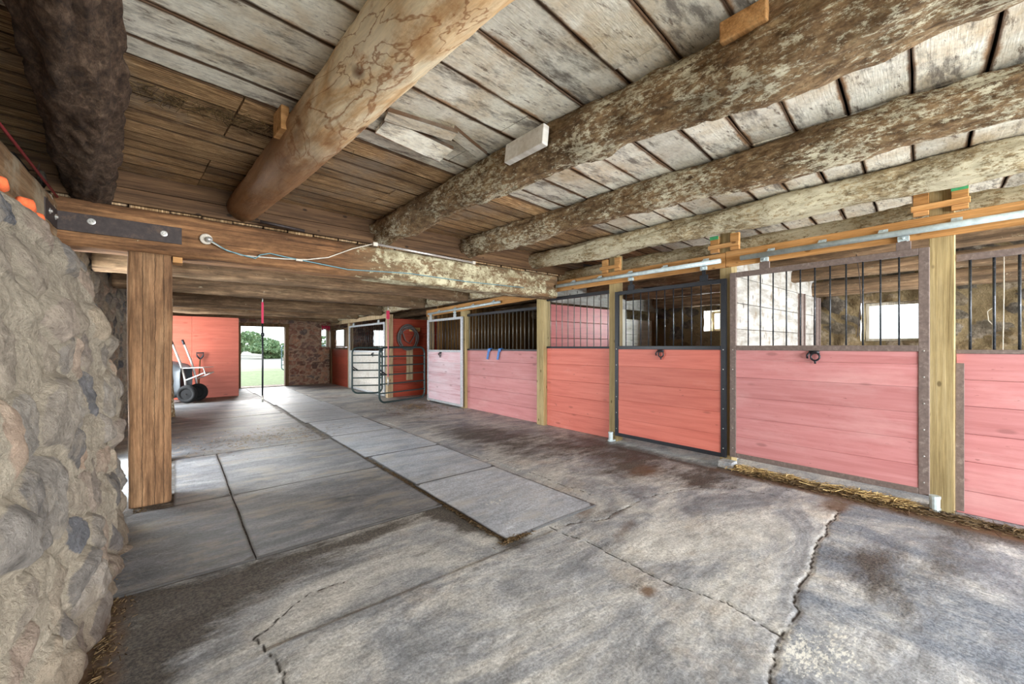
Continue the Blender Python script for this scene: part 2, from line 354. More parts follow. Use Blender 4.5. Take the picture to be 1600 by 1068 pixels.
def mat_rubber(name, a, b, cc, tan):
    m = NM(name, .5, spec=.4)
    r = m.rnd()
    n = m.noise(1.3, m.coord((.6, 1.7, 1), rot=(0, 0, .2)), 9, .7, 1.2)
    c = m.ramp(n, [(.32, a), (.5, b), (.68, cc)])
    sp = m.noise(60, None, 8, .8)
    c = m.mix(.75, c, m.ramp(sp, [(.40, .55), (.60, 1.28)]), 'MULTIPLY')
    c = m.mix(.6, c, m.ramp(m.noise(9, m.coord((.5, 1.6, 1), rot=(0, 0, .2)), 9, .8), [(.40, .66), (.60, 1.2)]), 'MULTIPLY')
    c = m.mix(m.ramp(m.noise(3, m.coord((.6, 1.5, 1), loc=(3, 3, 0)), 9, .75), [(.5, 0.0), (.64, .75)]), c, tan)
    wf = m.math('ADD', m.noise(26, None, 8, .8), m.math('MULTIPLY', m.attr('white'), .25))
    c = m.mix(m.ramp(wf, [(.72, 0.0), (.75, .95)]), c, srgb(226, 224, 214))
    c = m.mix(1.0, c, m.ramp(r, [(0, .9), (1, 1.08)]), 'MULTIPLY')
    c = m.mix(m.ramp(m.math('ADD', m.attr('rim'), m.math('MULTIPLY', m.math('SUBTRACT', sp, .5), .8)), [(.55, 0.0), (.8, .9)]), c, srgb(48, 44, 40))
    return m.color(c).bump(m.math('ADD', m.math('MULTIPLY', sp, 1.2), n), .7, .010).m
M['mat'] = mat_rubber('runway_rubber', srgb(140, 148, 158), srgb(174, 181, 189), srgb(196, 201, 207), srgb(182, 181, 176))
M['mat_old'] = mat_rubber('dusty_rubber', srgb(80, 84, 90), srgb(118, 121, 126), srgb(152, 153, 154), srgb(152, 144, 130))

m = NM('meadow', .95)
yy = m.n.new('ShaderNodeSeparateXYZ'); m.L(m.tc.outputs['Object'], yy.inputs[0])
n = m.noise(.5, m.coord((.4, 1.5, 1)), 8, .7)
c = m.ramp(m.noise(6, None, 8, .7), [(.3, srgb(84, 100, 50)), (.6, srgb(126, 138, 88)), (.8, srgb(150, 150, 114))])
c = m.mix(m.ramp(m.math('ADD', m.math('MULTIPLY', yy.outputs['Y'], .02), m.math('MULTIPLY', n, .5)), [(.78, 0.0), (.9, .9)]), c, srgb(164, 154, 140))
M['ground'] = m.color(c).m
m = NM('hazed_leaves', .8)
c = m.ramp(m.attr('tint'), [(0, srgb(92, 116, 76)), (.6, srgb(132, 156, 108)), (1, srgb(168, 184, 142))])  # greens paled to put distance haze into the leaf colour
M['leaf'] = m.color(c).m

# ---------------------------------------------------------------- numeric noise
_rs = np.random.RandomState(11); _T = _rs.rand(256, 256)
def vnoise(x, y, s=0):
    x = np.asarray(x, float) + s * 17.31; y = np.asarray(y, float) + s * 7.77
    xi = np.floor(x).astype(int); yi = np.floor(y).astype(int); fx = x - xi; fy = y - yi
    fx = fx * fx * (3 - 2 * fx); fy = fy * fy * (3 - 2 * fy)
    a = _T[xi & 255, yi & 255]; b = _T[(xi + 1) & 255, yi & 255]; c = _T[xi & 255, (yi + 1) & 255]; d = _T[(xi + 1) & 255, (yi + 1) & 255]
    return (a * (1 - fx) + b * fx) * (1 - fy) + (c * (1 - fx) + d * fx) * fy - .5
def fbm(x, y, s=0, o=4):
    r = 0; a = 1.0
    for k in range(o):
        r = r + a * vnoise(x * 2 ** k, y * 2 ** k, s + k); a *= .5
    return r

# ---------------------------------------------------------------- object tools
def tag(o, label=None, cat=None, group=None, kind=None):
    if label: o['label'] = label
    if cat: o['category'] = cat
    if group: o['group'] = group
    if kind: o['kind'] = kind
    return o
def struct(o, label=None, cat=None):
    return tag(o, label, cat, kind='structure')
def empty(name, loc, label, cat, group=None, rz=0.0):
    o = bpy.data.objects.new(name, None); COL.objects.link(o); o.location = loc; o.rotation_euler = (0, 0, rz)
    o.empty_display_size = .1
    return tag(o, label, cat, group)

class MB:
    def __init__(s): s.v = []; s.f = []; s.tint = []; s.uv = None
    def add(s, vs, fs, tint=None):
        o = len(s.v); s.v += [tuple(v) for v in vs]; s.f += [tuple(i + o for i in f) for f in fs]
        s.tint += [random.random() if tint is None else tint] * len(vs); return s
    def box(s, x0, x1, y0, y1, z0, z1, tint=None, mat=None):
        vs = [Vector(p) for p in ((x0, y0, z0), (x1, y0, z0), (x1, y1, z0), (x0, y1, z0), (x0, y0, z1), (x1, y0, z1), (x1, y1, z1), (x0, y1, z1))]
        if mat is not None: vs = [mat @ v for v in vs]
        return s.add(vs, [(0, 3, 2, 1), (4, 5, 6, 7), (0, 1, 5, 4), (1, 2, 6, 5), (2, 3, 7, 6), (3, 0, 4, 7)], tint)
    def bar(s, p0, p1, w, h, up=(0, 0, 1), tint=None):
        p0 = Vector(p0); p1 = Vector(p1); d = (p1 - p0); L = d.length; d.normalize()
        side = d.cross(Vector(up)).normalized(); u = side.cross(d)
        mt = Matrix((side, d, u)).transposed().to_4x4(); mt.translation = p0
        return s.box(-w / 2, w / 2, 0, L, -h / 2, h / 2, tint, mt)
    def tube(s, path, r, n=8, caps=True, tint=None, closed=False):
        P = [Vector(p) for p in path]; N = len(P); rr = r if isinstance(r, (list, tuple)) else [r] * N
        vs = []; prev = None
        for i, p in enumerate(P):
            if closed: d = P[(i + 1) % N] - P[i - 1]
            else: d = P[min(i + 1, N - 1)] - P[max(i - 1, 0)]
            d.normalize()
            if prev is None:
                a = Vector((0, 0, 1)) if abs(d.z) < .9 else Vector((1, 0, 0)); a = (a - d * a.dot(d)).normalized()
            else: a = (prev - d * prev.dot(d)).normalized()
            prev = a; b = d.cross(a)
            for k in range(n):
                t = 2 * PI * k / n; vs.append(p + (a * math.cos(t) + b * math.sin(t)) * rr[i])
        fs = []
        for i in range(N if closed else N - 1):
            j = (i + 1) % N
            for k in range(n): fs.append((i * n + k, i * n + (k + 1) % n, j * n + (k + 1) % n, j * n + k))
        if caps and not closed: fs += [tuple(range(n))[::-1], tuple((N - 1) * n + k for k in range(n))]
        return s.add(vs, fs, tint)
    def disc(s, c, axis, r, h, n=16, dome=0.0):
        ax = Vector(axis).normalized(); c = Vector(c)
        return s.tube([c, c + ax * h * .7, c + ax * h], [r, r, r * (.75 if dome == 0 else dome)], n)
    def build(s, name, mat, parent=None, smooth=False, bevel=0.0):
        me = bpy.data.meshes.new(name); me.from_pydata(s.v, [], s.f); me.update()
        at = me.attributes.new('tint', 'FLOAT', 'POINT'); at.data.foreach_set('value', np.array(s.tint, 'f'))
        if smooth: me.polygons.foreach_set('use_smooth', [True] * len(me.polygons))
        o = bpy.data.objects.new(name, me); COL.objects.link(o); me.materials.append(mat)
        if parent is not None: o.parent = parent
        if bevel:
            b = o.modifiers.new('bevel', 'BEVEL'); b.width = bevel; b.segments = 2; b.limit_method = 'ANGLE'
        return o

def npmesh(name, V, F, mat, attrs=None, smooth=True, parent=None):
    me = bpy.data.meshes.new(name)
    me.vertices.add(len(V)); me.vertices.foreach_set('co', np.asarray(V, 'f').ravel())
    F = np.asarray(F, 'i'); me.loops.add(F.size); me.loops.foreach_set('vertex_index', F.ravel())
    me.polygons.add(len(F)); me.polygons.foreach_set('loop_start', np.arange(0, F.size, 4, dtype='i')); me.polygons.foreach_set('loop_total', np.full(len(F), 4, 'i'))
    me.update(calc_edges=True)
    me.polygons.foreach_set('use_smooth', np.full(len(F), bool(smooth)))
    for k, v in (attrs or {}).items():
        a = me.attributes.new(k, 'FLOAT', 'POINT'); a.data.foreach_set('value', np.asarray(v, 'f').ravel())
    me.validate()
    o = bpy.data.objects.new(name, me); COL.objects.link(o); me.materials.append(mat)
    if parent is not None: o.parent = parent
    return o
def grid_faces(nu, nv):
    i = np.arange(nu - 1)[:, None] * nv + np.arange(nv - 1)[None, :]
    return np.stack([i, i + nv, i + nv + 1, i + 1], -1).reshape(-1, 4)

def rubble(name, us, vs, pos, size, mat, seed, depth=.05, holes=(), reveal=None, damp=None, buried=.35, parent=None):
    """a wall face of rubble: us along, vs up; pos(u, v, h) gives the world point pushed out by h"""
    U, Vv = np.meshgrid(us, vs, indexing='ij')
    rs = np.random.RandomState(seed)
    wu = U + .10 * fbm(U * 4, Vv * 4, seed, 3); wv = Vv + .08 * fbm(U * 4 + 9, Vv * 4, seed + 3, 3)
    sx, sy = size
    gx = np.arange(us[0] - sx, us[-1] + sx, sx); gy = np.arange(vs[0] - sy, vs[-1] + sy, sy)
    pts = np.array([(x + rs.uniform(-.42, .42) * sx + (.5 * sx if j % 2 else 0), y + rs.uniform(-.36, .36) * sy) for x in gx for j, y in enumerate(gy)])
    tone = rs.rand(len(pts)); bur = rs.rand(len(pts)); scl = rs.uniform(.75, 1.35, len(pts))
    f1 = np.full(U.shape, 9.0); f2 = np.full(U.shape, 9.0); idx = np.zeros(U.shape, int)
    for k, (a, b) in enumerate(pts):
        i0, i1 = np.searchsorted(us, (a - 2.6 * sx, a + 2.6 * sx)); j0, j1 = np.searchsorted(vs, (b - 2.6 * sy, b + 2.6 * sy))
        if i1 <= i0 or j1 <= j0: continue
        d = np.hypot((wu[i0:i1, j0:j1] - a) / sx, (wv[i0:i1, j0:j1] - b) / sy) / scl[k]
        s1 = f1[i0:i1, j0:j1]; s2 = f2[i0:i1, j0:j1]; si = idx[i0:i1, j0:j1]
        lt = d < s1
        s2[:] = np.where(lt, s1, np.minimum(s2, d)); s1[:] = np.where(lt, d, s1); si[:] = np.where(lt, k, si)
    e = np.clip((f2 - f1) / .42, 0, 1); st = e * e * (3 - 2 * e)
    bb = bur[idx]; bury = np.clip((buried - bb) * 4, 0, 1)
    mort = np.clip(1 - st * 1.5, 0, 1); mort = np.maximum(mort, bury * .9)
    rise = .55 + .9 * ((tone[idx] * 7.3) % 1)
    h = depth * np.sqrt(np.clip(st, 0, 1)) * rise * (1 - .75 * bury) + depth * 1.2 * fbm(U * 5, Vv * 5, seed + 8, 6) + depth * .5 * (.3 - np.abs(fbm(U * 11, Vv * 11, seed + 12, 4))) + .006 * fbm(U * 30, Vv * 30, seed + 2, 3)
    P = pos(U, Vv, h)
    F = grid_faces(len(us), len(vs))
    cu = ((U[:-1, :-1] + U[1:, 1:]) / 2).ravel(); cv = ((Vv[:-1, :-1] + Vv[1:, 1:]) / 2).ravel()
    keep = np.ones(len(F), bool)
    for (a0, a1, b0, b1) in holes: keep &= ~((cu > a0) & (cu < a1) & (cv > b0) & (cv < b1))
    F = F[keep]
    V = P.reshape(-1, 3); at = {'tone': tone[idx].ravel(), 'mortar': mort.ravel(), 'damp': (damp(U, Vv) if damp else 0 * U).ravel()}
    if reveal:
        V = [V]; n = U.size
        for (a0, a1, b0, b1) in holes:
            ring = [(a0, b0), (a1, b0), (a1, b1), (a0, b1)]
            for q in range(4):
                (ua, va), (ub, vb) = ring[q], ring[(q + 1) % 4]
                m_ = 14
                tu = np.linspace(0, 1, m_)[:, None]; td = np.linspace(0, 1, 8)[None, :]
                uu = ua + (ub - ua) * tu + 0 * td; v2 = va + (vb - va) * tu + 0 * td; dd = .02 - reveal * td + 0 * tu
                jit = .018 * fbm(uu * 9 + v2 * 7, dd * 9 + q, seed + q, 3)
                p = pos(uu + (jit if q % 2 else 0), v2 + (0 if q % 2 else jit), dd)
                V.append(p.reshape(-1, 3)); F = np.vstack([F, grid_faces(m_, 8) + n]); n += m_ * 8
                at['tone'] = np.append(at['tone'], np.full(m_ * 8, .3)); at['mortar'] = np.append(at['mortar'], np.full(m_ * 8, .95)); at['damp'] = np.append(at['damp'], np.zeros(m_ * 8))
        V = np.vstack(V)
    return npmesh(name, V, F, mat, at, parent=parent)

def round_beam(name, p0, p1, r0, r1, mat, seed, rough=.02, bend=.02, step=.05, n=36, square=0.0, w=None, h=None, parent=None, flat_top=None, extra=None):
    """log or hewn timber from p0 to p1; local Y runs along it"""
    p0 = Vector(p0); p1 = Vector(p1); d = p1 - p0; L = d.length
    ns = max(8, int(L / step)); t = np.linspace(0, 1, ns); y = t * L
    th = np.linspace(0, 2 * PI, n, endpoint=False)
    T, A = np.meshgrid(y, th, indexing='ij')
    r = (r0 + (r1 - r0) * T / L)
    ca, sa = np.cos(A), np.sin(A)
    if square:
        k = 1.0 / np.maximum(np.abs(ca), np.abs(sa)); k = np.minimum(k, 1.30)
        rad = r * (1 + square * (k - 1))
    else: rad = r
    rid = (.5 - np.abs(fbm(ca * 5 + 11 + T * 5, sa * 5 + 3 - T * 4, seed + 21, 4))) * rough * .55 * (0 if square else 1)
    nz = rid + fbm(ca * 2.2 + 5 + T * 1.1, sa * 2.2 + 5 + T * .9, seed, 5) * rough + fbm(ca * 8 + 20 + T * 6, sa * 8 + 20, seed + 5, 3) * rough * .45 + fbm(ca * 16 + 40, T * 9 + sa * 14, seed + 7, 3) * rough * .3 * (0 if square else 1)
    lump = fbm(T * 1.6 + 3, A * 0 + 2, seed + 9, 3) * rough * .9
    rad = rad + nz + lump
    sx = (w / (2 * r0)) if w else 1.0; sz = (h / (2 * r0)) if h else 1.0
    X = rad * ca * sx + bend * fbm(T * .7 + 1, 0 * T + 4, seed + 1, 2); Z = rad * sa * sz + bend * fbm(T * .7 + 8, 0 * T + 1, seed + 2, 2)
    if flat_top is not None: Z = np.minimum(Z, flat_top)
    V = np.stack([X, T, Z], -1).reshape(-1, 3)
    i = np.arange(ns - 1)[:, None] * n; j = np.arange(n)[None, :]; j2 = (j + 1) % n
    F = np.stack([i + j, i + n + j, i + n + j2, i + j2], -1).reshape(-1, 4)
    # end caps as quads to a ring centre
    c0 = len(V); V = np.vstack([V, [[X[0].mean(), 0, Z[0].mean()], [X[-1].mean(), L, Z[-1].mean()]]])
    q = np.arange(0, n, 2)
    F = np.vstack([F, np.stack([q * 0 + c0, q, (q + 1) % n, (q + 2) % n], -1), np.stack([q * 0 + c0 + 1, (ns - 1) * n + (q + 2) % n, (ns - 1) * n + (q + 1) % n, (ns - 1) * n + q], -1)])
    at = {}
    for k, fn in (extra or {}).items():
        a = fn(T, A, L); at[k] = np.append(a.ravel(), [a[0].mean(), a[-1].mean()])
    o = npmesh(name, V, F, mat, at, parent=parent)
    side = d.normalized().cross(Vector((0, 0, 1)))
    if side.length < .01: side = Vector((1, 0, 0))
    side.normalize(); up = side.cross(d.normalized())
    mt = Matrix((side, d.normalized(), up)).transposed().to_4x4(); mt.translation = p0
    o.matrix_world = mt
    return o

# ================================================================ SETTING
# ---- floor: one worn concrete slab with real cracks
def steps(*segs):
    out = []
    for a, b, s in segs: out += list(np.arange(a, b - 1e-6, s))
    out.append(segs[-1][1]); return np.array(out)
xs = steps((-1.4, -.4, .1), (-.4, 0.1, .02), (.1, 4.3, .0135), (4.3, 5, .03), (5, 8.6, .25))
ys = steps((-3.6, -.5, .15), (-.5, 3.0, .0135), (3, 5, .04), (5, 9, .1), (9, 15.6, .2))
FX, FY = np.meshgrid(xs, ys, indexing='ij')
wx = FX + .035 * fbm(FX * 6, FY * 6, 2, 4) + .008 * fbm(FX * 40, FY * 40, 9, 2); wy = FY + .035 * fbm(FX * 6 + 7, FY * 6, 3, 4) + .008 * fbm(FX * 40 + 5, FY * 40, 8, 2)
def segdist(ax, ay, bx, by):
    dx, dy = bx - ax, by - ay; t = np.clip(((wx - ax) * dx + (wy - ay) * dy) / (dx * dx + dy * dy), 0, 1)
    return np.hypot(wx - ax - t * dx, wy - ay - t * dy)
cracks = [([(2.08, 2.06), (2.10, 1.60), (2.08, 1.18), (2.14, .89), (2.10, .63)], .012),
          ([(4.05, .82), (3.2, .75), (2.54, .67), (2.30, .63), (1.95, .60), (1.75, .55), (1.55, .42)], .013),
          ([(.39, 2.22), (.27, 2.14), (.30, 1.95), (.33, 1.78), (.25, 1.5)], .013), ([(.39, 2.22), (.55, 2.32), (.75, 2.30)], .008),
          ([(2.08, 2.06), (2.5, 1.9), (3.1, 1.95), (3.9, 1.7)], .005), ([(1.75, .55), (1.3, .7), (.9, .75)], .005), ([(2.6, 4.9), (2.8, 3.4), (2.8, 2.2)], .006),
          ([(3.9, 1.7), (4.1, .82)], .006)]
crack = np.zeros_like(FX)
for pl, wd in cracks:
    for (a, b) in zip(pl[:-1], pl[1:]): crack = np.maximum(crack, np.exp(-(segdist(*a, *b) / (wd * .58)) ** 2))
def blobs(lst):
    r = np.zeros_like(FX)
    for (x, y, sx, sy, rot, amp) in lst:
        c, s = math.cos(rot), math.sin(rot); u = (FX - x) * c + (FY - y) * s; v = -(FX - x) * s + (FY - y) * c
        r = r + amp * np.exp(-(u / sx) ** 2 - (v / sy) ** 2)
    return np.clip(r, 0, 1.2)
mats_under = (((FX > -.32) & (FX < 1.72) & (FY > 2.9)) | ((FX > 1.70) & (FX < 2.66) & (FY > 2.10))) * 1.0
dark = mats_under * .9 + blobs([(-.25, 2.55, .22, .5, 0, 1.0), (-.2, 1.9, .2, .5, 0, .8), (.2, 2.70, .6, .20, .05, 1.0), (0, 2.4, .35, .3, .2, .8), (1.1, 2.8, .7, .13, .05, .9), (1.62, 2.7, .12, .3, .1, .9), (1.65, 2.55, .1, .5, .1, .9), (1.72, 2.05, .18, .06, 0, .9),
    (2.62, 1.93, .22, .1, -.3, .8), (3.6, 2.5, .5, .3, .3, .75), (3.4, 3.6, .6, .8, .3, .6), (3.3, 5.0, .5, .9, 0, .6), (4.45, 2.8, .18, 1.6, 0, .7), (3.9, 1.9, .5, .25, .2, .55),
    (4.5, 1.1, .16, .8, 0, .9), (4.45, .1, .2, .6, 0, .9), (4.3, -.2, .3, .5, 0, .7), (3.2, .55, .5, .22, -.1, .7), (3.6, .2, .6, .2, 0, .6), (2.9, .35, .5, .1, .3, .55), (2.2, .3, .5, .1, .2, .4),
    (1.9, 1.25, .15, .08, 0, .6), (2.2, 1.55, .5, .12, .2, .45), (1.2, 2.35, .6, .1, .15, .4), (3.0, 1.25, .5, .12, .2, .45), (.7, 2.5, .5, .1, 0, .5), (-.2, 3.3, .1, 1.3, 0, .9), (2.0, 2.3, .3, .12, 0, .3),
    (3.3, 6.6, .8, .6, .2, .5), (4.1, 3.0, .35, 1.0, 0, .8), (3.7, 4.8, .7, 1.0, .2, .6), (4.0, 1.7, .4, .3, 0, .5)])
brown = blobs([(-.27, 2.9, .12, 1.6, 0, .8), (3.75, 2.35, .35, .2, .2, .8), (4.42, 1.2, .14, 1.0, .03, .9), (4.1, .85, .2, .12, 0, .9), (4.4, .0, .16, .6, 0, .7), (2.5, 2.1, .2, .1, .3, .7), (2.45, 1.7, .25, .07, .3, .6),
    (1.93, 1.19, .07, .05, 0, .9), (2.3, .85, .15, .1, 0, .5), (4.1, 8.2, .5, .8, 0, .6), (3.2, 7.4, .6, .5, 0, .5), (1.2, 6.0, .3, .15, 0, .8), (3.2, 11, 1.0, 1.0, 0, .5)])
white = blobs([(1.75, 2.28, .25, .18, 0, .8), (2.35, .98, .3, .10, .2, .7), (2.02, .55, .2, .10, .2, 1.1), (2.2, .42, .3, .10, .2, .9), (1.93, 1.1, .2, .08, 0, .6), (3.0, .95, .6, .16, .1, .5), (3.6, .65, .5, .08, .1, .6), (1.5, 1.8, .5, .2, 0, .3), (2.6, 2.3, .2, .1, 0, .5), (.4, 1.75, .1, .06, 0, .8), (1.2, 1.2, .8, .4, 0, .12)])
ln_ = np.interp(wx, [1.3, 1.75, 2.54, 3.2, 4.05, 5], [.3, .55, .67, .75, .82, .9])
slate = np.clip((ln_ - wy) / .02, 0, 1) * .78 + .35 * np.exp(-((FX - .3) / 1.1) ** 2 - ((FY - 1.9) / .5) ** 2) + .3 * np.exp(-((FX - 3.6) / .6) ** 2 - ((FY - 4.0) / 2.5) ** 2)
slate = slate - .5 * np.exp(-((FX - 1.9) / .5) ** 2 - ((FY - .2) / .25) ** 2)
FZ = .010 * fbm(FX * 1.5, FY * 1.5, 4, 4) - .008 * crack + .004 * fbm(FX * 9, FY * 9, 6, 3)
inmat = ((FX > -.35) & (FX < 2.75) & (FY > 2.0)) | (FX > 4.3)
FZ = np.where(inmat, np.minimum(FZ, -.002), FZ)
fl = npmesh('floor', np.stack([FX, FY, FZ], -1).reshape(-1, 3), grid_faces(len(xs), len(ys)), M['concrete'], {'crack': crack, 'dark': dark, 'brown': brown, 'white': white, 'slate': slate})
struct(fl)
b = MB(); b.box(-150, 200, 15.58, 200, -.3, -.06); b.box(8.85, 200, -80, 15.58, -.3, -.06); b.box(-150, 8.85, -80, -3.6, -.3, -.06); b.box(-150, -1.4, -3.6, 15.58, -.3, -.06)
struct(b.build('ground', M['ground']))

# ---- near stone wall on the left, battered, its end just short of the beam post
def left_pos(U, Vv, h):
    xb = np.interp(Vv, [0, .25, .9, 1.45, 1.8, 1.95, 2.08], [-.30, -.33, -.36, -.42, -.50, -.58, -.80])
    endc = np.clip((U - 4.05) / .3, 0, 1)
    bulge = .05 * fbm(U * 1.3, Vv * 1.3, 40, 3)
    return np.stack([xb + h + bulge - endc ** 2 * .35, U, Vv], -1)
struct(rubble('wall_left', np.arange(-3.4, 4.36, .014), np.arange(-.01, 2.1, .014), left_pos, (.27, .21), M['rubble'], 5, .046, damp=lambda U, Vv: np.clip(.28 - Vv, 0, 1) * 3.0, buried=.52))
struct(rubble('wall_left_far', np.arange(4.3, 15.3, .05), np.arange(-.01, 2.6, .05), lambda U, Vv, h: np.stack([-.78 + h, U, Vv], -1), (.3, .2), M['rubble'], 8, .05, holes=[(4.8, 6.3, -.1, 2.05), (11.25, 12.45, -.1, 2.05)], reveal=.45))
b = MB(); b.box(-1.2, -.84, 4.2, 4.76, 0, 2.6); b.box(-1.2, -.84, 6.34, 11.2, 0, 2.6); b.box(-1.2, -.84, 12.5, 15.5, 0, 2.6); b.box(-1.2, -.84, 4.76, 6.34, 2.1, 2.6); b.box(-1.2, -.84, 11.2, 12.5, 2.1, 2.6); b.box(-1.3, -1.06, -3.4, 4.4, 0, 2.78)  # added dark backing that shuts outside light out along the left
struct(b.build('light_stop_left', M['dark']))
# ---- far wall with the doorway and small windows
FH = [(1.48, 2.80, -.1, 1.99), (3.88, 4.16, 1.26, 1.95), (4.38, 4.78, 1.28, 1.97), (5.72, 6.30, 1.28, 1.97)]
struct(rubble('wall_far', np.arange(-1.0, 8.6, .04), np.arange(-.05, 2.7, .04), lambda U, Vv, h: np.stack([U, 15.12 - h, Vv], -1), (.22, .13), M['rubble_red'], 21, .05, holes=FH, reveal=.46, buried=.15))
RH = [(.66, 1.36, 1.38, 1.99), (3.0, 3.78, 1.62, 2.02), (10.6, 11.5, 1.35, 2.0)]
struct(rubble('wall_right', np.arange(-3.4, 15.2, .045), np.arange(-.01, 2.75, .045), lambda U, Vv, h: np.stack([8.25 - h, U, Vv], -1), (.34, .22), M['rubble_brown'], 33, .05, holes=RH, reveal=.5, buried=.4))

def window(n, plane, a0, a1, z0, z1, mull=0):
    e = bpy.data.objects.new('window_%d' % n, None); COL.objects.link(e); e['kind'] = 'structure'
    fr = MB(); w = .045; gl = MB()
    def bx(m_, u0, u1, v0, v1, d0, d1):
        if plane == 'x': m_.box(8.55 + d0, 8.55 + d1, u0, u1, v0, v1)
        else: m_.box(u0, u1, 15.40 + d0, 15.40 + d1, v0, v1)
    bx(fr, a0, a1, z0, z0 + w, 0, .06); bx(fr, a0, a1, z1 - w, z1, 0, .06); bx(fr, a0, a0 + w, z0 + w, z1 - w, 0, .06); bx(fr, a1 - w, a1, z0 + w, z1 - w, 0, .06)
    if mull: bx(fr, (a0 + a1) / 2 - .012, (a0 + a1) / 2 + .012, z0 + w, z1 - w, .01, .05)
    bx(gl, a0 + w, a1 - w, z0 + w, z1 - w, .026, .032)
    fr.build('window_frame', M['white_frame'], e, bevel=.003); gl.build('pane', M['glass'], e)
for i, (a0, a1, z0, z1) in enumerate(RH): window(i + 1, 'x', a0, a1, z0, z1)
for i, (a0, a1, z0, z1) in enumerate(FH[1:]): window(i + 4, 'y', a0, a1, z0, z1)
# doorway frame
d = bpy.data.objects.new('door_1', None); COL.objects.link(d); d['kind'] = 'structure'; d.location = (2.1, 15.2, 0)
b = MB(); b.box(1.42, 1.52, 15.0, 15.2, 0, 1.96); b.box(2.74, 2.84, 15.0, 15.2, 0, 1.96); b.box(1.4, 2.86, 15.0, 15.2, 1.94, 2.04)
o = b.build('door_frame', M['old_z'], d, bevel=.006); o.matrix_parent_inverse = Matrix.Translation((-2.1, -15.2, 0))
b = MB(); b.box(1.45, 2.8, 14.98, 15.6, -.04, .012)
struct(b.build('trim_2', M['old_y'], bevel=.01))

# ---- ceiling: individual boards over the logs
ROT = math.radians(5.2)
def paint_c(fn, x0, x1, y0, y1, rot):
    v = Vector(((x0 + x1) / 2 if x1 - x0 < 3 else .6, (y0 + y1) / 2, 0)); v = rot @ v if rot is not None else v; return fn(v.x, v.y)
class PB(MB):
    def __init__(s): super().__init__(); s.paint = []; s.uvs = []
    def plank(s, x0, x1, y0, y1, z, th, paint, ysteps=1, rot=None, swap=False):
        n = max(2, int((x1 - x0) / .12)); tint = random.random(); o = len(s.v); du = random.uniform(0, 50)
        dz = random.uniform(-.006, .006); tl = random.uniform(-.008, .008); sd = random.randint(0, 999)
        xs_ = np.linspace(x0, x1, n); e0 = .010 * fbm(xs_ * 3, xs_ * 0, sd, 4); e1 = .010 * fbm(xs_ * 3, xs_ * 0 + 5, sd + 1, 4)
        for i, x in enumerate(xs_):
            for (yy_, zz) in ((y0 + e0[i], z + dz), (y1 + e1[i], z + dz + tl), (y1 + e1[i], z + dz + tl + th), (y0 + e0[i], z + dz + th)):
                p = (x, yy_, zz) if not swap else (yy_, x, zz)
                v = Vector(p)
                if rot is not None: v = rot @ v
                s.v.append(tuple(v)); s.tint.append(tint)
                pv = paint(v.x, v.y) if callable(paint) else paint
                s.paint.append(pv if not callable(paint) else paint_c(paint, x0, x1, y0, y1, rot))
                s.uvs.append((x + du, 0.0 if yy_ < (y0 + y1) / 2 else 1.0))
        for i in range(n - 1):
            a = o + i * 4
            for k in range(4): s.f.append((a + k, a + (k + 1) % 4, a + 4 + (k + 1) % 4, a + 4 + k) if not swap else (a + k, a + 4 + k, a + 4 + (k + 1) % 4, a + (k + 1) % 4))
        for a in (o, o + (n - 1) * 4): s.f.append((a, a + 1, a + 2, a + 3))
    def finish(s, name, mat):
        ob = s.build(name, mat); me = ob.data
        at = me.attributes.new('paint', 'FLOAT', 'POINT'); at.data.foreach_set('value', np.array(s.paint, 'f'))
        uv = me.uv_layers.new(name='UVMap'); li = np.zeros(len(me.loops), 'i'); me.loops.foreach_get('vertex_index', li)
        uv.data.foreach_set('uv', np.array(s.uvs, 'f')[li].ravel()); return ob
random.seed(4)
pb = PB()
ZC = 2.735
def paint_near(x, y):
    lim = 2.62 + .35 * min(max(x, 0), 3.4) - (.25 if x < .3 else 0)
    return max(0.10, min(.92, .5 + (lim - y) * 5))
R = Matrix.Rotation(ROT, 4, 'Z')
y = -3.9
while y < 4.9:
    w = random.uniform(.245, .30) if y < 2.5 else random.uniform(.13, .22)
    if y < 0.3: w = .28
    cuts = [-1.6, random.choice([1.85, 3.25]), 8.8] if random.random() < .6 else [-1.6, .55, random.choice([3.25, 4.6]), 8.8]
    for a, c_ in zip(cuts[:-1], cuts[1:]):
        pb.plank(a + .004, c_ - .004, y + .004, y + w - .006, ZC, .028, paint_near, rot=R)
    y += w
# split hanging boards between the peeled log and the thick bark log
for (x0, x1, y0, y1, a, bb, z) in ((.98, 1.42, 2.28, 2.42, -.20, .10, 2.70), (1.0, 1.50, 2.44, 2.62, .10, -.14, 2.69), (1.35, 1.72, 2.30, 2.40, .35, .06, 2.70)):
    mt = Matrix.Translation(((x0 + x1) / 2, (y0 + y1) / 2, z)) @ Matrix.Rotation(a, 4, 'Z') @ Matrix.Rotation(bb, 4, 'X') @ Matrix.Rotation(.05, 4, 'Y')
    pb.plank(-(x1 - x0) / 2, (x1 - x0) / 2, -(y1 - y0) / 2, (y1 - y0) / 2, 0, .022, .8, rot=mt)
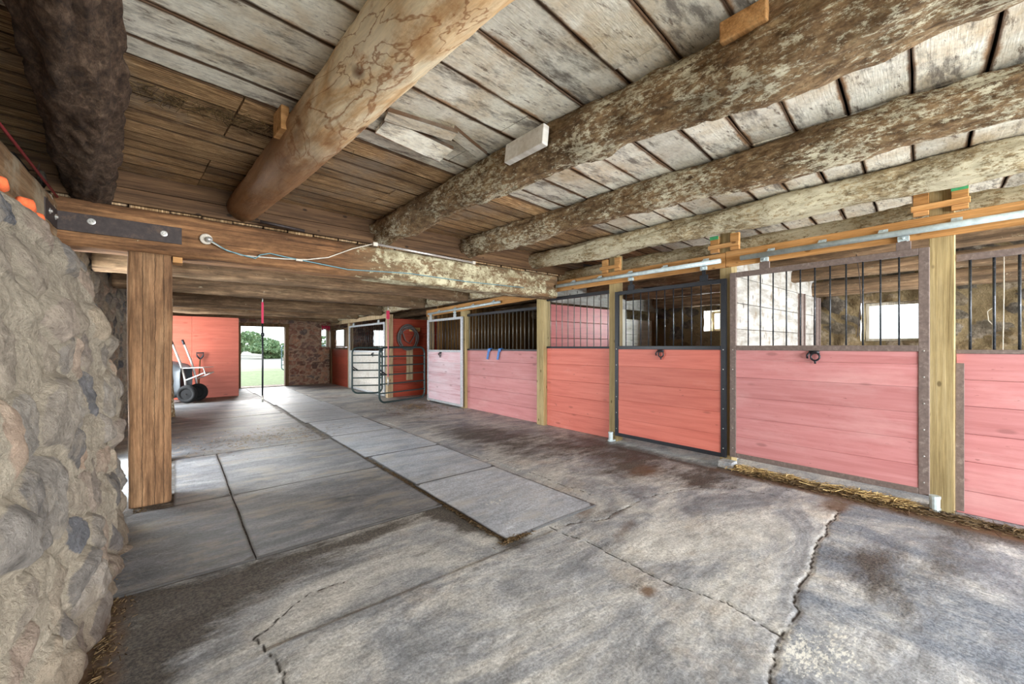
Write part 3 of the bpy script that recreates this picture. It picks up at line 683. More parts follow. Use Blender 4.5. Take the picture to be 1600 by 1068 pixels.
# far bay: boards run lengthwise over cross joists, lower and browner
x = -1.2
while x < 8.6:
    w = random.uniform(.2, .27)
    pb.plank(4.62, 15.4, x + .003, x + w - .004, 2.46, .025, .25 if x < 3.9 else .4, swap=True)
    x += w
struct(pb.finish('ceiling', M['planks']))
b = MB(); b.box(-1.7, 9, -3.7, 4.66, 2.80, 2.86); b.box(-1.7, 9, 4.60, 15.6, 2.50, 2.56); b.box(-1.7, 9, 4.60, 4.66, 2.5, 2.86)  # dark backing added over the boards to block light from above
struct(b.build('light_stop_roof', M['dark']))
b = MB(); b.box(-1.0, 5.4, 4.565, 4.60, 2.475, 2.60); b.box(-1.0, 5.4, 4.57, 4.60, 2.605, 2.76)
struct(b.build('trim_4', M['brown_y'], bevel=.004))

# ================================================================ LOGS AND BEAMS
def log(p0, p1, r0, r1, mat, seed, label, rough=.025, bend=.04, top=.12, extra=None, n=40, name='ceiling_log'):
    o = round_beam(name, p0, p1, r0, r1, mat, seed, rough, bend, .03, n, flat_top=top, extra=extra)
    return tag(o, label, 'log')
log((-.23, .9, 2.60), (-.53, 4.62, 2.56), .15, .14, M['bark_dark'], 3, 'dark barked ceiling log above the stone wall, nearest the corner', .04, .03, .13)
pl = log((.93, -1.0, 2.60), (.475, 4.60, 2.60), .185, .128, M['peeled'], 7, 'smooth peeled pale ceiling log with swirling grain and axe marks', .012, .03, .13, extra={'far_end': lambda T, A, L: np.clip((T / L - .46) * 2.4 + .24, 0, 1)})
tl = log((2.12, -1.6, 2.60), (1.80, 4.60, 2.59), .155, .125, M['bark'], 12, 'thick rough-barked ceiling log with a whitewashed block nailed to it', .05, .05, .13)
log((3.46, -2.5, 2.60), (3.02, 4.58, 2.62), .125, .125, M['bark'], 19, 'whitewash-flecked bark log with a sawn round end resting on the crossbeam', .045, .05, .115)
log((4.62, -3.0, 2.62), (4.22, 4.60, 2.60), .12, .115, M['bark_pale'], 26, 'pale worn ceiling log just above the sliding door rails', .035, .04, .115)
log((5.12, -3.0, 2.45), (5.02, 4.7, 2.45), .12, .12, M['bark_pale'], 31, 'mossy dark log behind the orange header board over the stalls', .03, .04, .14)

def nail_block(parent, c, size, rot, mat):
    b = MB(); mt = Matrix.Translation(c) @ Matrix.Rotation(rot[2], 4, 'Z') @ Matrix.Rotation(rot[1], 4, 'Y') @ Matrix.Rotation(rot[0], 4, 'X')
    sx, sy, sz = size; b.box(-sx / 2, sx / 2, -sy / 2, sy / 2, -sz / 2, sz / 2, mat=mt)
    o = b.build('nailed_block', mat, bevel=.006); o.parent = parent; o.matrix_parent_inverse = parent.matrix_world.inverted(); return o
bpy.context.view_layer.update()
nail_block(pl, (.475, 2.72, 2.63), (.045, .16, .14), (0, 0, .09), M['header_x'])
nail_block(tl, (1.735, 1.95, 2.60), (.05, .36, .13), (0, .12, .03), M['whiteboards'])
nail_block(tl, (1.83, .68, 2.655), (.05, .18, .09), (0, 0, .03), M['header_x'])

# the big hewn crossbeam with its steel strap
cb = round_beam('hewn_crossbeam', (-.72, 4.60, 2.24), (4.62, 4.60, 2.235), .175, .175, M['crossbeam'], 41, .012, .015, .03, 48, square=1.0, w=.31, h=.36,
    extra={'flake': lambda T, A, L: np.clip((T - 2.05) / .5, 0, 1) * .62 * np.clip(1.25 - np.abs(T - 3.1) * .28, 0, 1)})
tag(cb, 'big hewn timber crossbeam with whitewash flaking off its right half', 'beam')
bpy.context.view_layer.update()
def child(o, parent):
    o.parent = parent; o.matrix_parent_inverse = parent.matrix_world.inverted(); return o
sb = round_beam('sill_beam', (-.86, -3.2, 2.22), (-.86, 4.52, 2.22), .17, .17, M['old_y'], 44, .012, .01, .05, 40, square=1.0, w=.34, h=.34)
tag(sb, 'long hewn timber lying on top of the near stone wall', 'beam')
sp = MB(); sp.box(-.70, .03, 4.427, 4.437, 2.165, 2.305); sp.box(-.690, -.680, 4.08, 4.437, 2.165, 2.305)
strap = empty('corner_strap', (-.3, 4.43, 2.23), 'dark steel corner strap bolted to the crossbeam beside the stone wall', 'bracket')
bpy.context.view_layer.update()
child(sp.build('strap_plate', M['strap'], bevel=.002), strap)
for (x_, z_) in ((-.505, 2.255), (-.085, 2.238)):
    b = MB(); b.disc((x_, 4.428, z_), (0, -1, 0), .024, .006, 20); b.disc((x_, 4.423, z_), (0, -1, 0), .011, .01, 6)
    child(b.build('bolt', M['bright'], bevel=0), strap)
for y_ in (4.2, 4.37):
    b = MB(); b.disc((-.681, y_, 2.24), (1, 0, 0), .02, .006, 20); b.disc((-.676, y_, 2.24), (1, 0, 0), .010, .01, 6); child(b.build('bolt', M['bright']), strap)

# main hewn post
mp_ = round_beam('hewn_post', (-.172, 4.565, -.01), (-.172, 4.565, 2.065), .125, .125, M['crossbeam'], 52, .008, .01, .03, 44, square=1.0, w=.27, h=.25)
mp_.data.materials[0] = M['old_y']
M['post_grain'] = beam_mat('post_timber', 'Y', None, (srgb(84, 58, 38), srgb(136, 102, 72), srgb(164, 130, 96)), .6, ((-.045, .03), (.03, .04), (.085, .02)))
mp_.data.materials[0] = M['post_grain']
tag(mp_, 'square hewn brown post standing under the left end of the crossbeam', 'post')
b = MB(); b.box(-.03, .035, 4.45, 4.60, 2.01, 2.06); tag(b.build('shim_block', M['header_x'], bevel=.004), 'small orange wood shim wedged beside the post top under the crossbeam', 'block')
o = round_beam('bark_pole', (-.15, 6.0, 0), (-.17, 6.0, 2.45), .08, .075, M['bark'], 61, .02, .05, .04, 24); tag(o, 'rough bark-edged pole just behind the big hewn post', 'post')
o = round_beam('bark_pole', (-.13, 9.7, 0), (-.18, 9.7, 2.2), .085, .075, M['bark'], 62, .03, .08, .04, 24); tag(o, 'knobbly leaning bark pole nearest the wheelbarrow', 'post')

# joists of the far bay
for (yj, zb, w_, h_, sq, lab) in ((6.25, 2.12, .20, .27, .9, 'dark squared joist just beyond the big crossbeam'), (7.95, 2.12, .22, .26, .9, 'reddish brown squared joist, second beyond the crossbeam'),
        (10.3, 2.09, .26, .28, .2, 'round pale joist over the far cattle gate'), (12.1, 2.1, .24, .26, .4, 'worn joist over the parked wheelbarrow'), (13.9, 2.1, .24, .24, .3, 'last round joist before the far doorway')):
    o = round_beam('cross_joist', (-.70, yj, zb + h_ / 2), (4.10, yj + .03, zb + h_ / 2 + .01), w_ / 2, w_ / 2, M['joist'], int(yj * 10), .02, .05, .05, 36, square=sq, w=w_, h=h_, extra={'flake': lambda T, A, L: .12 + .4 * np.clip((T - 3.8) / 1.5, 0, 1)})
    tag(o, lab, 'joist')
o = round_beam('plate_log', (4.30, 4.95, 2.30), (4.12, 14.9, 2.28), .115, .105, M['bark_pale'], 77, .03, .06, .05, 28); tag(o, 'pale rough log running above the far stall fronts', 'log')
# low timbers inside the stalls
for (xb_, zb, w_, h_, lab) in ((5.75, 2.34, .16, .18, 'weathered timber inside the stalls, nearest their fronts'), (6.9, 2.30, .18, .18, 'round rail timber across the middle of the stalls'), (7.96, 2.22, .2, .24, 'dirty timber plate along the top of the window wall')):
    o = round_beam('stall_timber', (xb_, -3.0, zb), (xb_, 15.0, zb), w_ / 2, w_ / 2, M['joist'], int(xb_ * 10), .02, .05, .08, 28, square=.4, w=w_, h=h_, extra={'flake': lambda T, A, L: T * 0 + .15})
    tag(o, lab, 'timber')

# ================================================================ STALL FRONTS
def boards(m_, axis, a0, a1, z0, z1, d0, d1, fr, gap=.0012):
    z = z0; tot = sum(fr)
    for f in fr:
        h = (z1 - z0) * f / tot; j = random.uniform(-.002, .002)
        if axis == 'y': m_.box(d0 + j, d1 + j, a0, a1, z + gap / 2, z + h - gap / 2)
        else: m_.box(a0, a1, d0 + j, d1 + j, z + gap / 2, z + h - gap / 2)
        z += h
    return m_
def rel(o, root):
    o.parent = root; o.matrix_parent_inverse = Matrix.Translation(root.location).inverted(); return o

def latch(root, x, y, z, mat):
    b = MB(); pts = []
    for k in range(18):
        t = 2 * PI * k / 18; pts.append((x - .018, y + .034 * math.cos(t), z + .036 * math.sin(t) - .005))
    b.tube(pts, .008, 8, closed=True)
    b.box(x - .012, x, y - .03, y + .05, z + .02, z + .05); b.tube([(x - .018, y, z - .035), (x - .018, y, z - .07)], .009, 8)
    b.tube([(x - .02, y + .045, z + .03), (x - .03, y + .06, z + .005), (x - .02, y + .058, z - .02)], .009, 8)
    rel(b.build('latch_ring', mat, smooth=True), root)

def sliding_door(y0, y1, x, z0, zm, z1, fw, fmat, bmat, fr, nb, label, barmat, latch_y=None, hang=(.18, .82), zrail=2.24, bolts=True, group=None):
    root = empty('sliding_stall_door', (x, (y0 + y1) / 2, z0), label, 'stall door', group)
    t = .035; xa, xb_ = x - t / 2, x + t / 2
    b = MB(); b.box(xa, xb_, y0, y0 + fw, z0, z1); b.box(xa, xb_, y1 - fw, y1, z0, z1)
    b.box(xa, xb_, y0 + fw, y1 - fw, z0, z0 + fw * .8); b.box(xa, xb_, y0 + fw, y1 - fw, z1 - fw * .85, z1); b.box(xa, xb_, y0 + fw, y1 - fw, zm - fw * .4, zm + fw * .4)
    f = b.build('frame', fmat, bevel=.003); rel(f, root)
    if bolts:
        b = MB()
        for yy_ in (y0 + fw / 2, y1 - fw / 2):
            for zz in np.linspace(z0 + .1, zm - .02, 6): b.disc((xa, yy_, zz), (-1, 0, 0), .006, .003, 8)
        b = b.build('rivets', M['bright']); rel(b, root)
    b = MB(); boards(b, 'y', y0 + fw * .9, y1 - fw * .9, z0 + fw * .7, zm - fw * .4, x - .010, x + .014, fr)
    rel(b.build('plank_panel', bmat, bevel=.002), root)
    for k in range(nb):
        yy_ = y0 + fw + (y1 - y0 - 2 * fw) * (k + 1) / (nb + 1)
        b = MB(); b.tube([(x, yy_, zm), (x, yy_, z1 - fw * .5)], .0065, 8); rel(b.build('bar', barmat, smooth=True), root)
    for q in hang:
        yy_ = y0 + (y1 - y0) * q
        b = MB(); b.box(x - .012, x + .012, yy_ - .045, yy_ + .045, z1 - .005, z1 + .07); b.box(x - .006, x + .006, yy_ - .02, yy_ + .02, z1 + .07, zrail - .02)
        h = b.build('hanger', fmat, bevel=.003); rel(h, root)
        b = MB(); b.box(x - .02, x + .013, yy_ - .035, yy_ + .035, zrail - .075, zrail - .035); b.disc((x - .022, yy_, zrail - .055), (-1, 0, 0), .011, .012, 6)
        k = b.build('roller_carriage', M['zinc'], bevel=.002); k.parent = h
    if latch_y is not None: latch(root, xa, latch_y, zm - .075, M['black'])
    return root
XD = 4.60
random.seed(9)
sliding_door(.345, 1.845, XD, .115, 1.285, 2.09, .062, M['brown_steel'], M['red_sheen'], (.9, 1, 1.05, 1, .9, .5), 11,
    'brown steel framed sliding stall door with sheen-tinted red planks and window behind', M['bars'], 1.085, (.10, .78))
sliding_door(1.885, 3.33, XD, .09, 1.285, 2.04, .055, M['black'], M['red'], (.9, 1.1, 1.05, 1, 1), 11,
    'black steel framed sliding stall door with bright coral red planks', M['bars'], 2.64, (.17, .83))
# rest block for the open gap behind the doors is the straw and the posts

def post(x0, x1, y0, y1, z1, mat, label, name='stall_post'):
    b = MB(); b.box(x0, x1, y0, y1, -.01, z1); return tag(b.build(name, mat, bevel=.004), label, 'post')
post(4.645, 4.785, .215, .352, 2.58, M['treated'], 'knotty yellow-green stall post right of the brown framed door')
post(4.645, 4.785, 1.85, 1.975, 2.56, M['treated'], 'narrow yellow-green stall post between the brown and black framed doors')
post(4.645, 4.785, 3.345, 3.47, 2.56, M['treated'], 'yellow-green stall post left of the black framed door')
post(4.645, 4.80, 4.78, 4.945, 2.26, M['treated'], 'pale yellow stall post carrying the ends of both header boards')
post(4.655, 4.79, 7.16, 7.33, 2.06, M['treated'], 'pale stall post right of the pale pink sliding door')
post(4.655, 4.78, 8.70, 8.80, 2.05, M['plain_post'], 'thin whitish stall post holding the cattle gate')
post(4.10, 4.24, 9.86, 10.0, 2.12, M['plain_post'], 'grey-tan corner post at the left end of the dark red partition')
post(4.12, 4.24, 12.86, 13.04, 2.02, M['plain_post'], 'tan post between the white far door and the far red panel')
post(4.12, 4.24, 14.86, 15.0, 2.02, M['old_z'], 'brown post against the far stone wall')

# header boards
b = MB(); b.box(4.615, 4.645, -1.3, 1.90, 2.165, 2.335); tag(b.build('header_board', M['header'], bevel=.004), 'orange pine header board behind the near sliding rail', 'board')
b = MB(); b.box(4.615, 4.645, 1.905, 4.775, 2.165, 2.325); tag(b.build('header_board', M['header'], bevel=.004), 'orange pine header board behind the middle sliding rail', 'board')
b = MB(); b.bar((4.645, 4.95, 2.175), (4.645, 8.80, 2.09), .045, .15); tag(b.build('header_board', M['header'], bevel=.004), 'orange pine header board over the barred red panel', 'board')
b = MB(); b.box(4.125, 4.165, 10.02, 14.84, 2.03, 2.15); tag(b.build('header_board', M['plain_post'], bevel=.004), 'pale yellow header board over the white far door', 'board')

def rail(name_lab, y0, y1, x, z0, z1, r, nbr):
    e = empty('sliding_door_rail', (x, y0, z0), name_lab, 'rail')
    b = MB(); b.tube([(x, y0, z0), (x, y1, z1)], r, 16); rel(b.build('pipe', M['zinc'], smooth=True), e)
    for k in range(nbr):
        t = (k + .35) / nbr; y_ = y0 + (y1 - y0) * t; z_ = z0 + (z1 - z0) * t
        b = MB(); b.box(x + .002, x + .045, y_ - .03, y_ + .03, z_ + r * .8, z_ + r + .010); b.box(x + .034, x + .044, y_ - .03, y_ + .03, z_ + r, z_ + r + .032)
        b.disc((x + .034, y_, z_ + r + .02), (-1, 0, 0), .007, .005, 6)
        rel(b.build('rail_bracket', M['zinc'], bevel=.002), e)
    return e
rail('zinc door rail above the brown framed door, nearest the camera', -1.2, 1.725, 4.555, 2.228, 2.228, .026, 7)
rail('zinc door rail above the black framed door', 1.93, 4.40, 4.555, 2.232, 2.238, .026, 5)
rail('pale door rail above the pale pink door', 5.85, 8.6, 4.57, 2.12, 2.065, .024, 4)

# gussets nailed round the post tops
def gusset(yc, label, green, z=2.42, tilt=0.0):
    e = empty('post_gusset', (4.62, yc, z), label, 'bracket')
    for s_, dy in ((0, .105), (1, -.105)):
        b = MB(); b.box(4.60, 4.64, yc + dy - .045, yc + dy + .045, z - .07, z + .11)
        o = b.build('cleat', M['header'], bevel=.003); rel(o, e)
        if green == s_:
            b = MB(); b.box(4.592, 4.601, yc + dy - .045, yc + dy + .045, z + .075, z + .112); g_ = b.build('painted_end', M['green_paint']); g_['label'] = 'green painted end'
            g_.parent = o
    b = MB(); b.box(4.562, 4.60, yc - .16, yc + .16, z - .035, z + .008); rel(b.build('cross_strip', M['header'], bevel=.003), e)
gusset(.29, 'orange gusset with green painted end on the post nearest the camera', 1)
gusset(1.91, 'orange gusset with green end between the two framed doors', 0, 2.41)
gusset(3.41, 'orange gusset without green paint at the middle rail', 9, 2.40)

# fixed panels
def fixed_panel(y0, y1, x, zt, ztop, bmat, fr, nb, label, barmat, railmat, z0=.0):
    root = empty('fixed_stall_panel', (x, (y0 + y1) / 2, 0), label, 'stall panel')
    b = MB(); boards(b, 'y', y0, y1, z0, zt, x - .012, x + .018, fr, .002); rel(b.build('plank_panel', bmat, bevel=.003), root)
    b = MB(); b.box(x - .022, x + .022, y0, y1, zt, zt + .03); rel(b.build('middle_rail', railmat, bevel=.003), root)
    b = MB(); b.box(x - .02, x + .02, y0, y1, ztop - .05, ztop); rel(b.build('top_rail', railmat, bevel=.003), root)
    for k in range(nb):
        yy_ = y0 + (y1 - y0) * (k + .6) / (nb + .2)
        b = MB(); b.tube([(x, yy_, zt + .02), (x, yy_, ztop - .03)], .0085 if x > 4.7 and y1 < 1 else .006, 8); rel(b.build('bar', barmat, smooth=True), root)
    return root
p0_ = fixed_panel(-1.25, .208, 4.73, 1.245, 2.02, M['red_sheen'], (.8, 1, .95, .95, .9, .9), 12, 'sheen-tinted red plank panel with dark bars right of the knotty post', M['bars'], M['brown_steel'])
b = MB(); b.box(4.69, 4.70, .165, .21, 0.02, 1.17); rel(b.build('edge_angle', M['brown_steel'], bevel=.002), p0_)
fixed_panel(3.475, 4.775, 4.73, 1.27, 2.10, M['red'], (1, 1, 1, 1, 1), 10, 'coral red plank panel with black top rail between black door and pale post', M['bars_glint'], M['black'])
p2 = fixed_panel(4.95, 7.155, 4.73, 1.22, 1.98, M['red_sheen'], (.8, .8, .9, 1, .75), 20, 'sheen-tinted pink-red plank panel with two blue clips hanging on it', M['bars_glint'], M['black'])
for y_, lb in ((6.35, 'left'), (6.02, 'right')):
    b = MB(); b.box(4.685, 4.70, y_ - .035, y_ + .035, 1.20, 1.26); b.bar((4.692, y_ + .015, 1.24), (4.68, y_ + .05, 1.05), .05, .014, (1, 0, 0)); b.box(4.70, 4.76, y_ - .03, y_ + .03, 1.25, 1.265)
    tag(b.build('blue_clip', M['blue'], bevel=.004), 'blue clip on the sheen-tinted red panel, %s of the pair' % lb, 'clip')
sliding_door(7.17, 8.70, 4.605, .03, 1.20, 1.93, .06, M['grey_frame'], M['pink'], (.8, .9, 1, 1, 1), 10, 'pale pink, glare-tinted sliding stall door in a light grey steel frame', M['bars'], 8.05, (.2, .9), zrail=2.09, bolts=False)
# far stall front
sliding_door(10.05, 12.84, 4.10, .03, 1.16, 1.93, .06, M['grey_frame'], M['whiteboards'], (1, 1, 1, 1, 1), 16, 'whitewashed far sliding stall door behind the cattle gates', M['bars'], 10.8, (.15, .85), zrail=2.0, bolts=False)
fixed_panel(13.05, 14.85, 4.18, 1.20, 1.9, M['redx'], (1, 1, 1, 1, 1), 2, 'far orange-red plank panel beside the far stone wall', M['bars'], M['old_y'])

# partitions
def partition(label, axis_y, x0, x1, z1, mat, fr, t=.04, z0=0.0, vertical=0):
    b = MB()
    if vertical:
        n = vertical; w = (x1 - x0) / n
        for k in range(n): b.box(x0 + k * w + .004, x0 + (k + 1) * w - .004, axis_y - t / 2, axis_y + t / 2 + random.uniform(-.006, .006), z0, z1)
    else: boards(b, 'x', x0, x1, z0, z1, axis_y - t / 2, axis_y + t / 2, fr, .006)
    return tag(b.build('stall_partition', mat, bevel=.003), label, 'partition')
pD = partition('whitewashed plank partition seen through the brown framed door', 1.93, 4.80, 8.1, 2.40, M['limewash'], (1,) * 8)
for x_, lb in ((7.15, 'brown angle post in the middle of the whitewashed partition'), (7.95, 'brown angle post where the whitewashed partition meets the window wall')):
    b = MB(); b.box(x_, x_ + .09, 1.86, 1.908, 0, 2.09); b.box(x_ + .09, x_ + .12, 1.84, 1.908, 0, 2.09); tag(b.build('angle_post', M['brown_steel'], bevel=.003), lb, 'post')
partition('red plank partition behind the bars left of the black framed door', 4.86, 4.82, 6.55, 2.02, M['redpart'], (1,) * 7)
partition('low whitewashed wall seen through the black framed door', 4.86, 6.94, 8.0, 1.86, M['whiteboards'], (1,) * 6)
post(6.80, 6.94, 4.78, 4.92, 2.05, M['white_frame'], 'whitewashed post at the end of the low white wall', 'inner_post')
post(8.02, 8.12, 4.78, 4.92, 2.05, M['old_z'], 'brown post beside the mid window behind the low white wall', 'inner_post')
b = MB(); b.box(4.82, 8.1, 4.74, 4.775, 2.04, 2.36); tag(b.build('lintel_board', M['limewash'], bevel=.004), 'wide whitewashed board above the low white wall', 'board')
partition('brown upright board partition behind the pale pink door', 8.62, 4.82, 8.1, 2.30, M['brown_boards'], (), vertical=20)
partition('dark red plank partition with the coiled hose hung on it', 9.93, 4.245, 8.1, 2.02, M['redx'], (1, 1, 1, 1, 1, 1.2))
# coiled hose on its peg board
he = empty('hose_coil', (4.62, 9.87, 1.5), 'grey coiled hose hanging on the dark red partition', 'hose')
b = MB(); random.seed(3)
for k in range(7):
    rx = .26 + random.uniform(-.04, .04); rz_ = .30 + random.uniform(-.04, .04); cx_ = 4.63 + random.uniform(-.03, .03); cz_ = 1.52 + random.uniform(-.03, .03)
    b.tube([(cx_ + rx * math.cos(t), 9.84 + .03 * math.sin(t * 2 + k) - .006 * k, cz_ + rz_ * math.sin(t)) for t in np.linspace(0, 2 * PI, 40, endpoint=False)], .013, 8, closed=True)
rel(b.build('coil', M['hose'], smooth=True), he)
b = MB(); b.tube([(4.45, 9.8, 1.72), (4.55, 9.79, 1.45), (4.66, 9.79, 1.38), (4.78, 9.79, 1.55), (4.84, 9.8, 1.7)], .013, 8); rel(b.build('hose_end', M['hose'], smooth=True), he)
b = MB(); b.box(4.70, 5.0, 9.87, 9.91, 1.70, 1.80); rel(b.build('peg_board', M['header_x'], bevel=.003), he)
b = MB(); b.box(4.62, 4.80, 9.885, 9.908, .42, 1.24); tag(b.build('batten', M['plain_post'], bevel=.003), 'pale upright batten on the dark red partition below the hose', 'board')

# ================================================================ GATES
def gate(p0, p1, z0, z1, label, mat, nr=6, r=.019, ch=True, cat='gate'):
    p0 = Vector((*p0, 0)); p1 = Vector((*p1, 0)); d = p1 - p0; L = d.length; rz = math.atan2(d.y, d.x)
    e = empty('tube_gate', p0, label, cat, None, rz)
    c = .14; pts = []
    for (cx_, cz_, a0) in ((L - c, z1 - c, 0), (c, z1 - c, 90), (c, z0 + c, 180), (L - c, z0 + c, 270)):
        for k in range(6):
            a = math.radians(a0 + 90 * k / 5); pts.append((cx_ + c * math.cos(a), 0, cz_ + c * math.sin(a)))
    b = MB(); b.tube(pts, r * 1.15, 10, closed=True); b.build('gate_frame', mat, e, smooth=True)
    hs = np.linspace(z0, z1, nr + 1)[1:-1]
    for z_ in hs:
        b = MB(); b.tube([(0, 0, z_), (L, 0, z_)], r * .8, 8); b.build('gate_rail', mat, e, smooth=True)
    if ch:
        b = MB(); zc = (z0 + z1) / 2 + .06
        b.tube([(0, -.02, zc + .05), (.06, -.03, zc), (.14, -.03, zc - .05)], .016, 8); b.tube([(0, -.02, zc - .02), (.08, -.03, zc - .05)], .014, 8); b.build('latch_chain', M['black'], e, smooth=True)
    return e
gate((3.30, 8.38), (4.54, 8.74), .10, 1.28, 'dark green tube gate hinged beside the pale pink door', M['gate'])
gate((3.40, 10.42), (4.03, 10.06), .12, 1.27, 'shorter dark green tube gate in front of the white far door', M['gate'])
gate((4.3, 24.5), (7.2, 25.5), .05, 1.35, 'grey-blue tube gate standing out in the yard', M['gate_pale'], 5, .024, False)

# cross ties
def cross_tie(x, y, zt, segs, label):
    e = empty('cross_tie', (x, y, zt), label, 'tie')
    for (nm, a, b_, r_, mt, flat) in segs:
        b = MB()
        if flat: b.box(x - flat, x + flat, y - .008, y + .008, b_, a)
        b.tube([(x, y, a), (x + .003, y, (a + b_) / 2), (x, y, b_)], r_, 8)
        rel(b.build(nm, mt, smooth=not flat), e)
cross_tie(1.11, 7.95, 2.12, [('hook', 2.125, 2.05, .008, M['bright'], 0), ('red_webbing', 2.05, 1.69, .006, M['redstrap'], .016), ('black_strap', 1.69, .47, .014, M['black'], 0), ('buckle', 1.53, 1.47, .026, M['black'], 0), ('snap', .47, .36, .016, M['bright'], 0)],
    'red and black cross tie hanging in front of the far doorway')
cross_tie(3.31, 7.95, 2.12, [('hook', 2.125, 2.03, .006, M['bright'], 0), ('red_webbing', 2.03, 1.86, .006, M['redstrap'], .032), ('pink_cord', 1.86, .68, .011, M['pinkrope'], 0), ('snap', .68, .50, .015, M['bright'], 0)],
    'pink and red cross tie hanging in front of the dark red partition')

# ================================================================ RED SHEET PANEL AND WHEELBARROW
b = MB(); b.box(-.75, .28, 12.80, 12.84, .0, 2.05); b.box(.284, 1.25, 12.80, 12.84, .0, 2.05)
tag(b.build('red_sheet_wall', M['redpanel'], bevel=.003), 'big plain orange-red sheet panel behind the wheelbarrow', 'panel')
wb = empty('wheelbarrow', (.1, 12.2, 0), 'grey two-wheeled wheelbarrow tipped upright against the red sheet panel', 'wheelbarrow')
# tray: open shell standing on its nose, mouth towards the stone wall
def tray():
    b = MB(); prof = [(.0, .30, .24), (.12, .40, .30), (.30, .44, .34), (.33, .45, .36)]
    rings = []
    for (dx, hh, ww) in prof:
        ring = []
        for k in range(24):
            t = 2 * PI * k / 24; c_, s_ = math.cos(t), math.sin(t); q = 1 / max(abs(c_), abs(s_)) ** .75
            ring.append((.20 - dx, 12.2 + ww * c_ * q, .52 + hh * s_ * q * .95))
        rings.append(ring)
    vs = [p for r_ in rings for p in r_]; fs = []
    for i in range(len(prof) - 1):
        for k in range(24): fs.append((i * 24 + k, i * 24 + (k + 1) % 24, (i + 1) * 24 + (k + 1) % 24, (i + 1) * 24 + k))
    fs.append(tuple(range(24)))
    b.add(vs, fs); return b
o = tray().build('tray', M['tray'], smooth=True); rel(o, wb); sm = o.modifiers.new('thick', 'SOLIDIFY'); sm.thickness = .012
for y_ in (12.02, 12.46):
    b = MB(); b.tube([(.30, y_, .20), (.26, y_, .55), (.16, y_, .95), (.02, y_ - .01, 1.36)], [.022, .024, .024, .022], 10); rel(b.build('handle', M['silver'], smooth=True), wb)
    b = MB(); b.tube([(.02, y_ - .01, 1.34), (-.02, y_ - .012, 1.46)], .027, 10); rel(b.build('grip', M['black'], smooth=True), wb)
for y_ in (11.98, 12.42):
    w_ = MB(); n = 28
    prof = [(.11, -.035), (.15, -.06), (.185, -.055), (.205, -.02), (.205, .02), (.185, .055), (.15, .06), (.11, .035)]
    vs = []; fs = []
    for k in range(n):
        t = 2 * PI * k / n
        for (r_, dy) in prof: vs.append((.33 + r_ * math.cos(t), y_ + dy, .207 + r_ * math.sin(t)))
    P_ = len(prof)
    for k in range(n):
        for j in range(P_): fs.append((k * P_ + j, k * P_ + (j + 1) % P_, ((k + 1) % n) * P_ + (j + 1) % P_, ((k + 1) % n) * P_ + j))
    w_.add(vs, fs); wo = w_.build('wheel', M['tyre'], smooth=True); rel(wo, wb)
    b = MB(); b.disc((.33, y_ - .04, .207), (0, 1, 0), .112, .08, 20, 1.0); h_ = b.build('wheel_hub', M['tyre']); h_.parent = wo
b = MB(); b.tube([(.33, 11.9, .207), (.33, 12.5, .207)], .012, 8); rel(b.build('axle', M['strap']), wb)
wb.rotation_euler = (0, 0, -.5); wb.location.x += -.02
b = MB(); b.tube([(.26, 12.02, .52), (.45, 12.02, .60), (.62, 12.02, .68), (.62, 12.46, .68), (.45, 12.46, .60), (.26, 12.46, .52)], .015, 8); b.box(.30, .62, 12.02, 12.46, .80, .815)
b.tube([(.20, 12.02, .80), (.62, 12.02, .81), (.66, 12.02, .66)], .013, 8); rel(b.build('leg_bracket', M['silver'], smooth=False), wb)
# shovel with a D handle behind the barrow
e = empty('d_handle_shovel', (.45, 12.70, 0), 'dark D-handled shovel leaning on the red panel behind the wheelbarrow', 'shovel')
b = MB(); b.tube([(.40, 12.66, .10), (.44, 12.76, 1.0)], .015, 8); rel(b.build('shaft', M['old_z'], smooth=True), e)
b = MB(); b.tube([(.44, 12.76, .98), (.38, 12.76, 1.06), (.37, 12.76, 1.14), (.51, 12.76, 1.14), (.50, 12.76, 1.06), (.44, 12.76, .98)], .018, 8); rel(b.build('d_grip', M['black'], smooth=True), e)
b = MB(); b.box(.31, .49, 12.64, 12.655, .0, .24); rel(b.build('blade', M['strap'], bevel=.01), e)

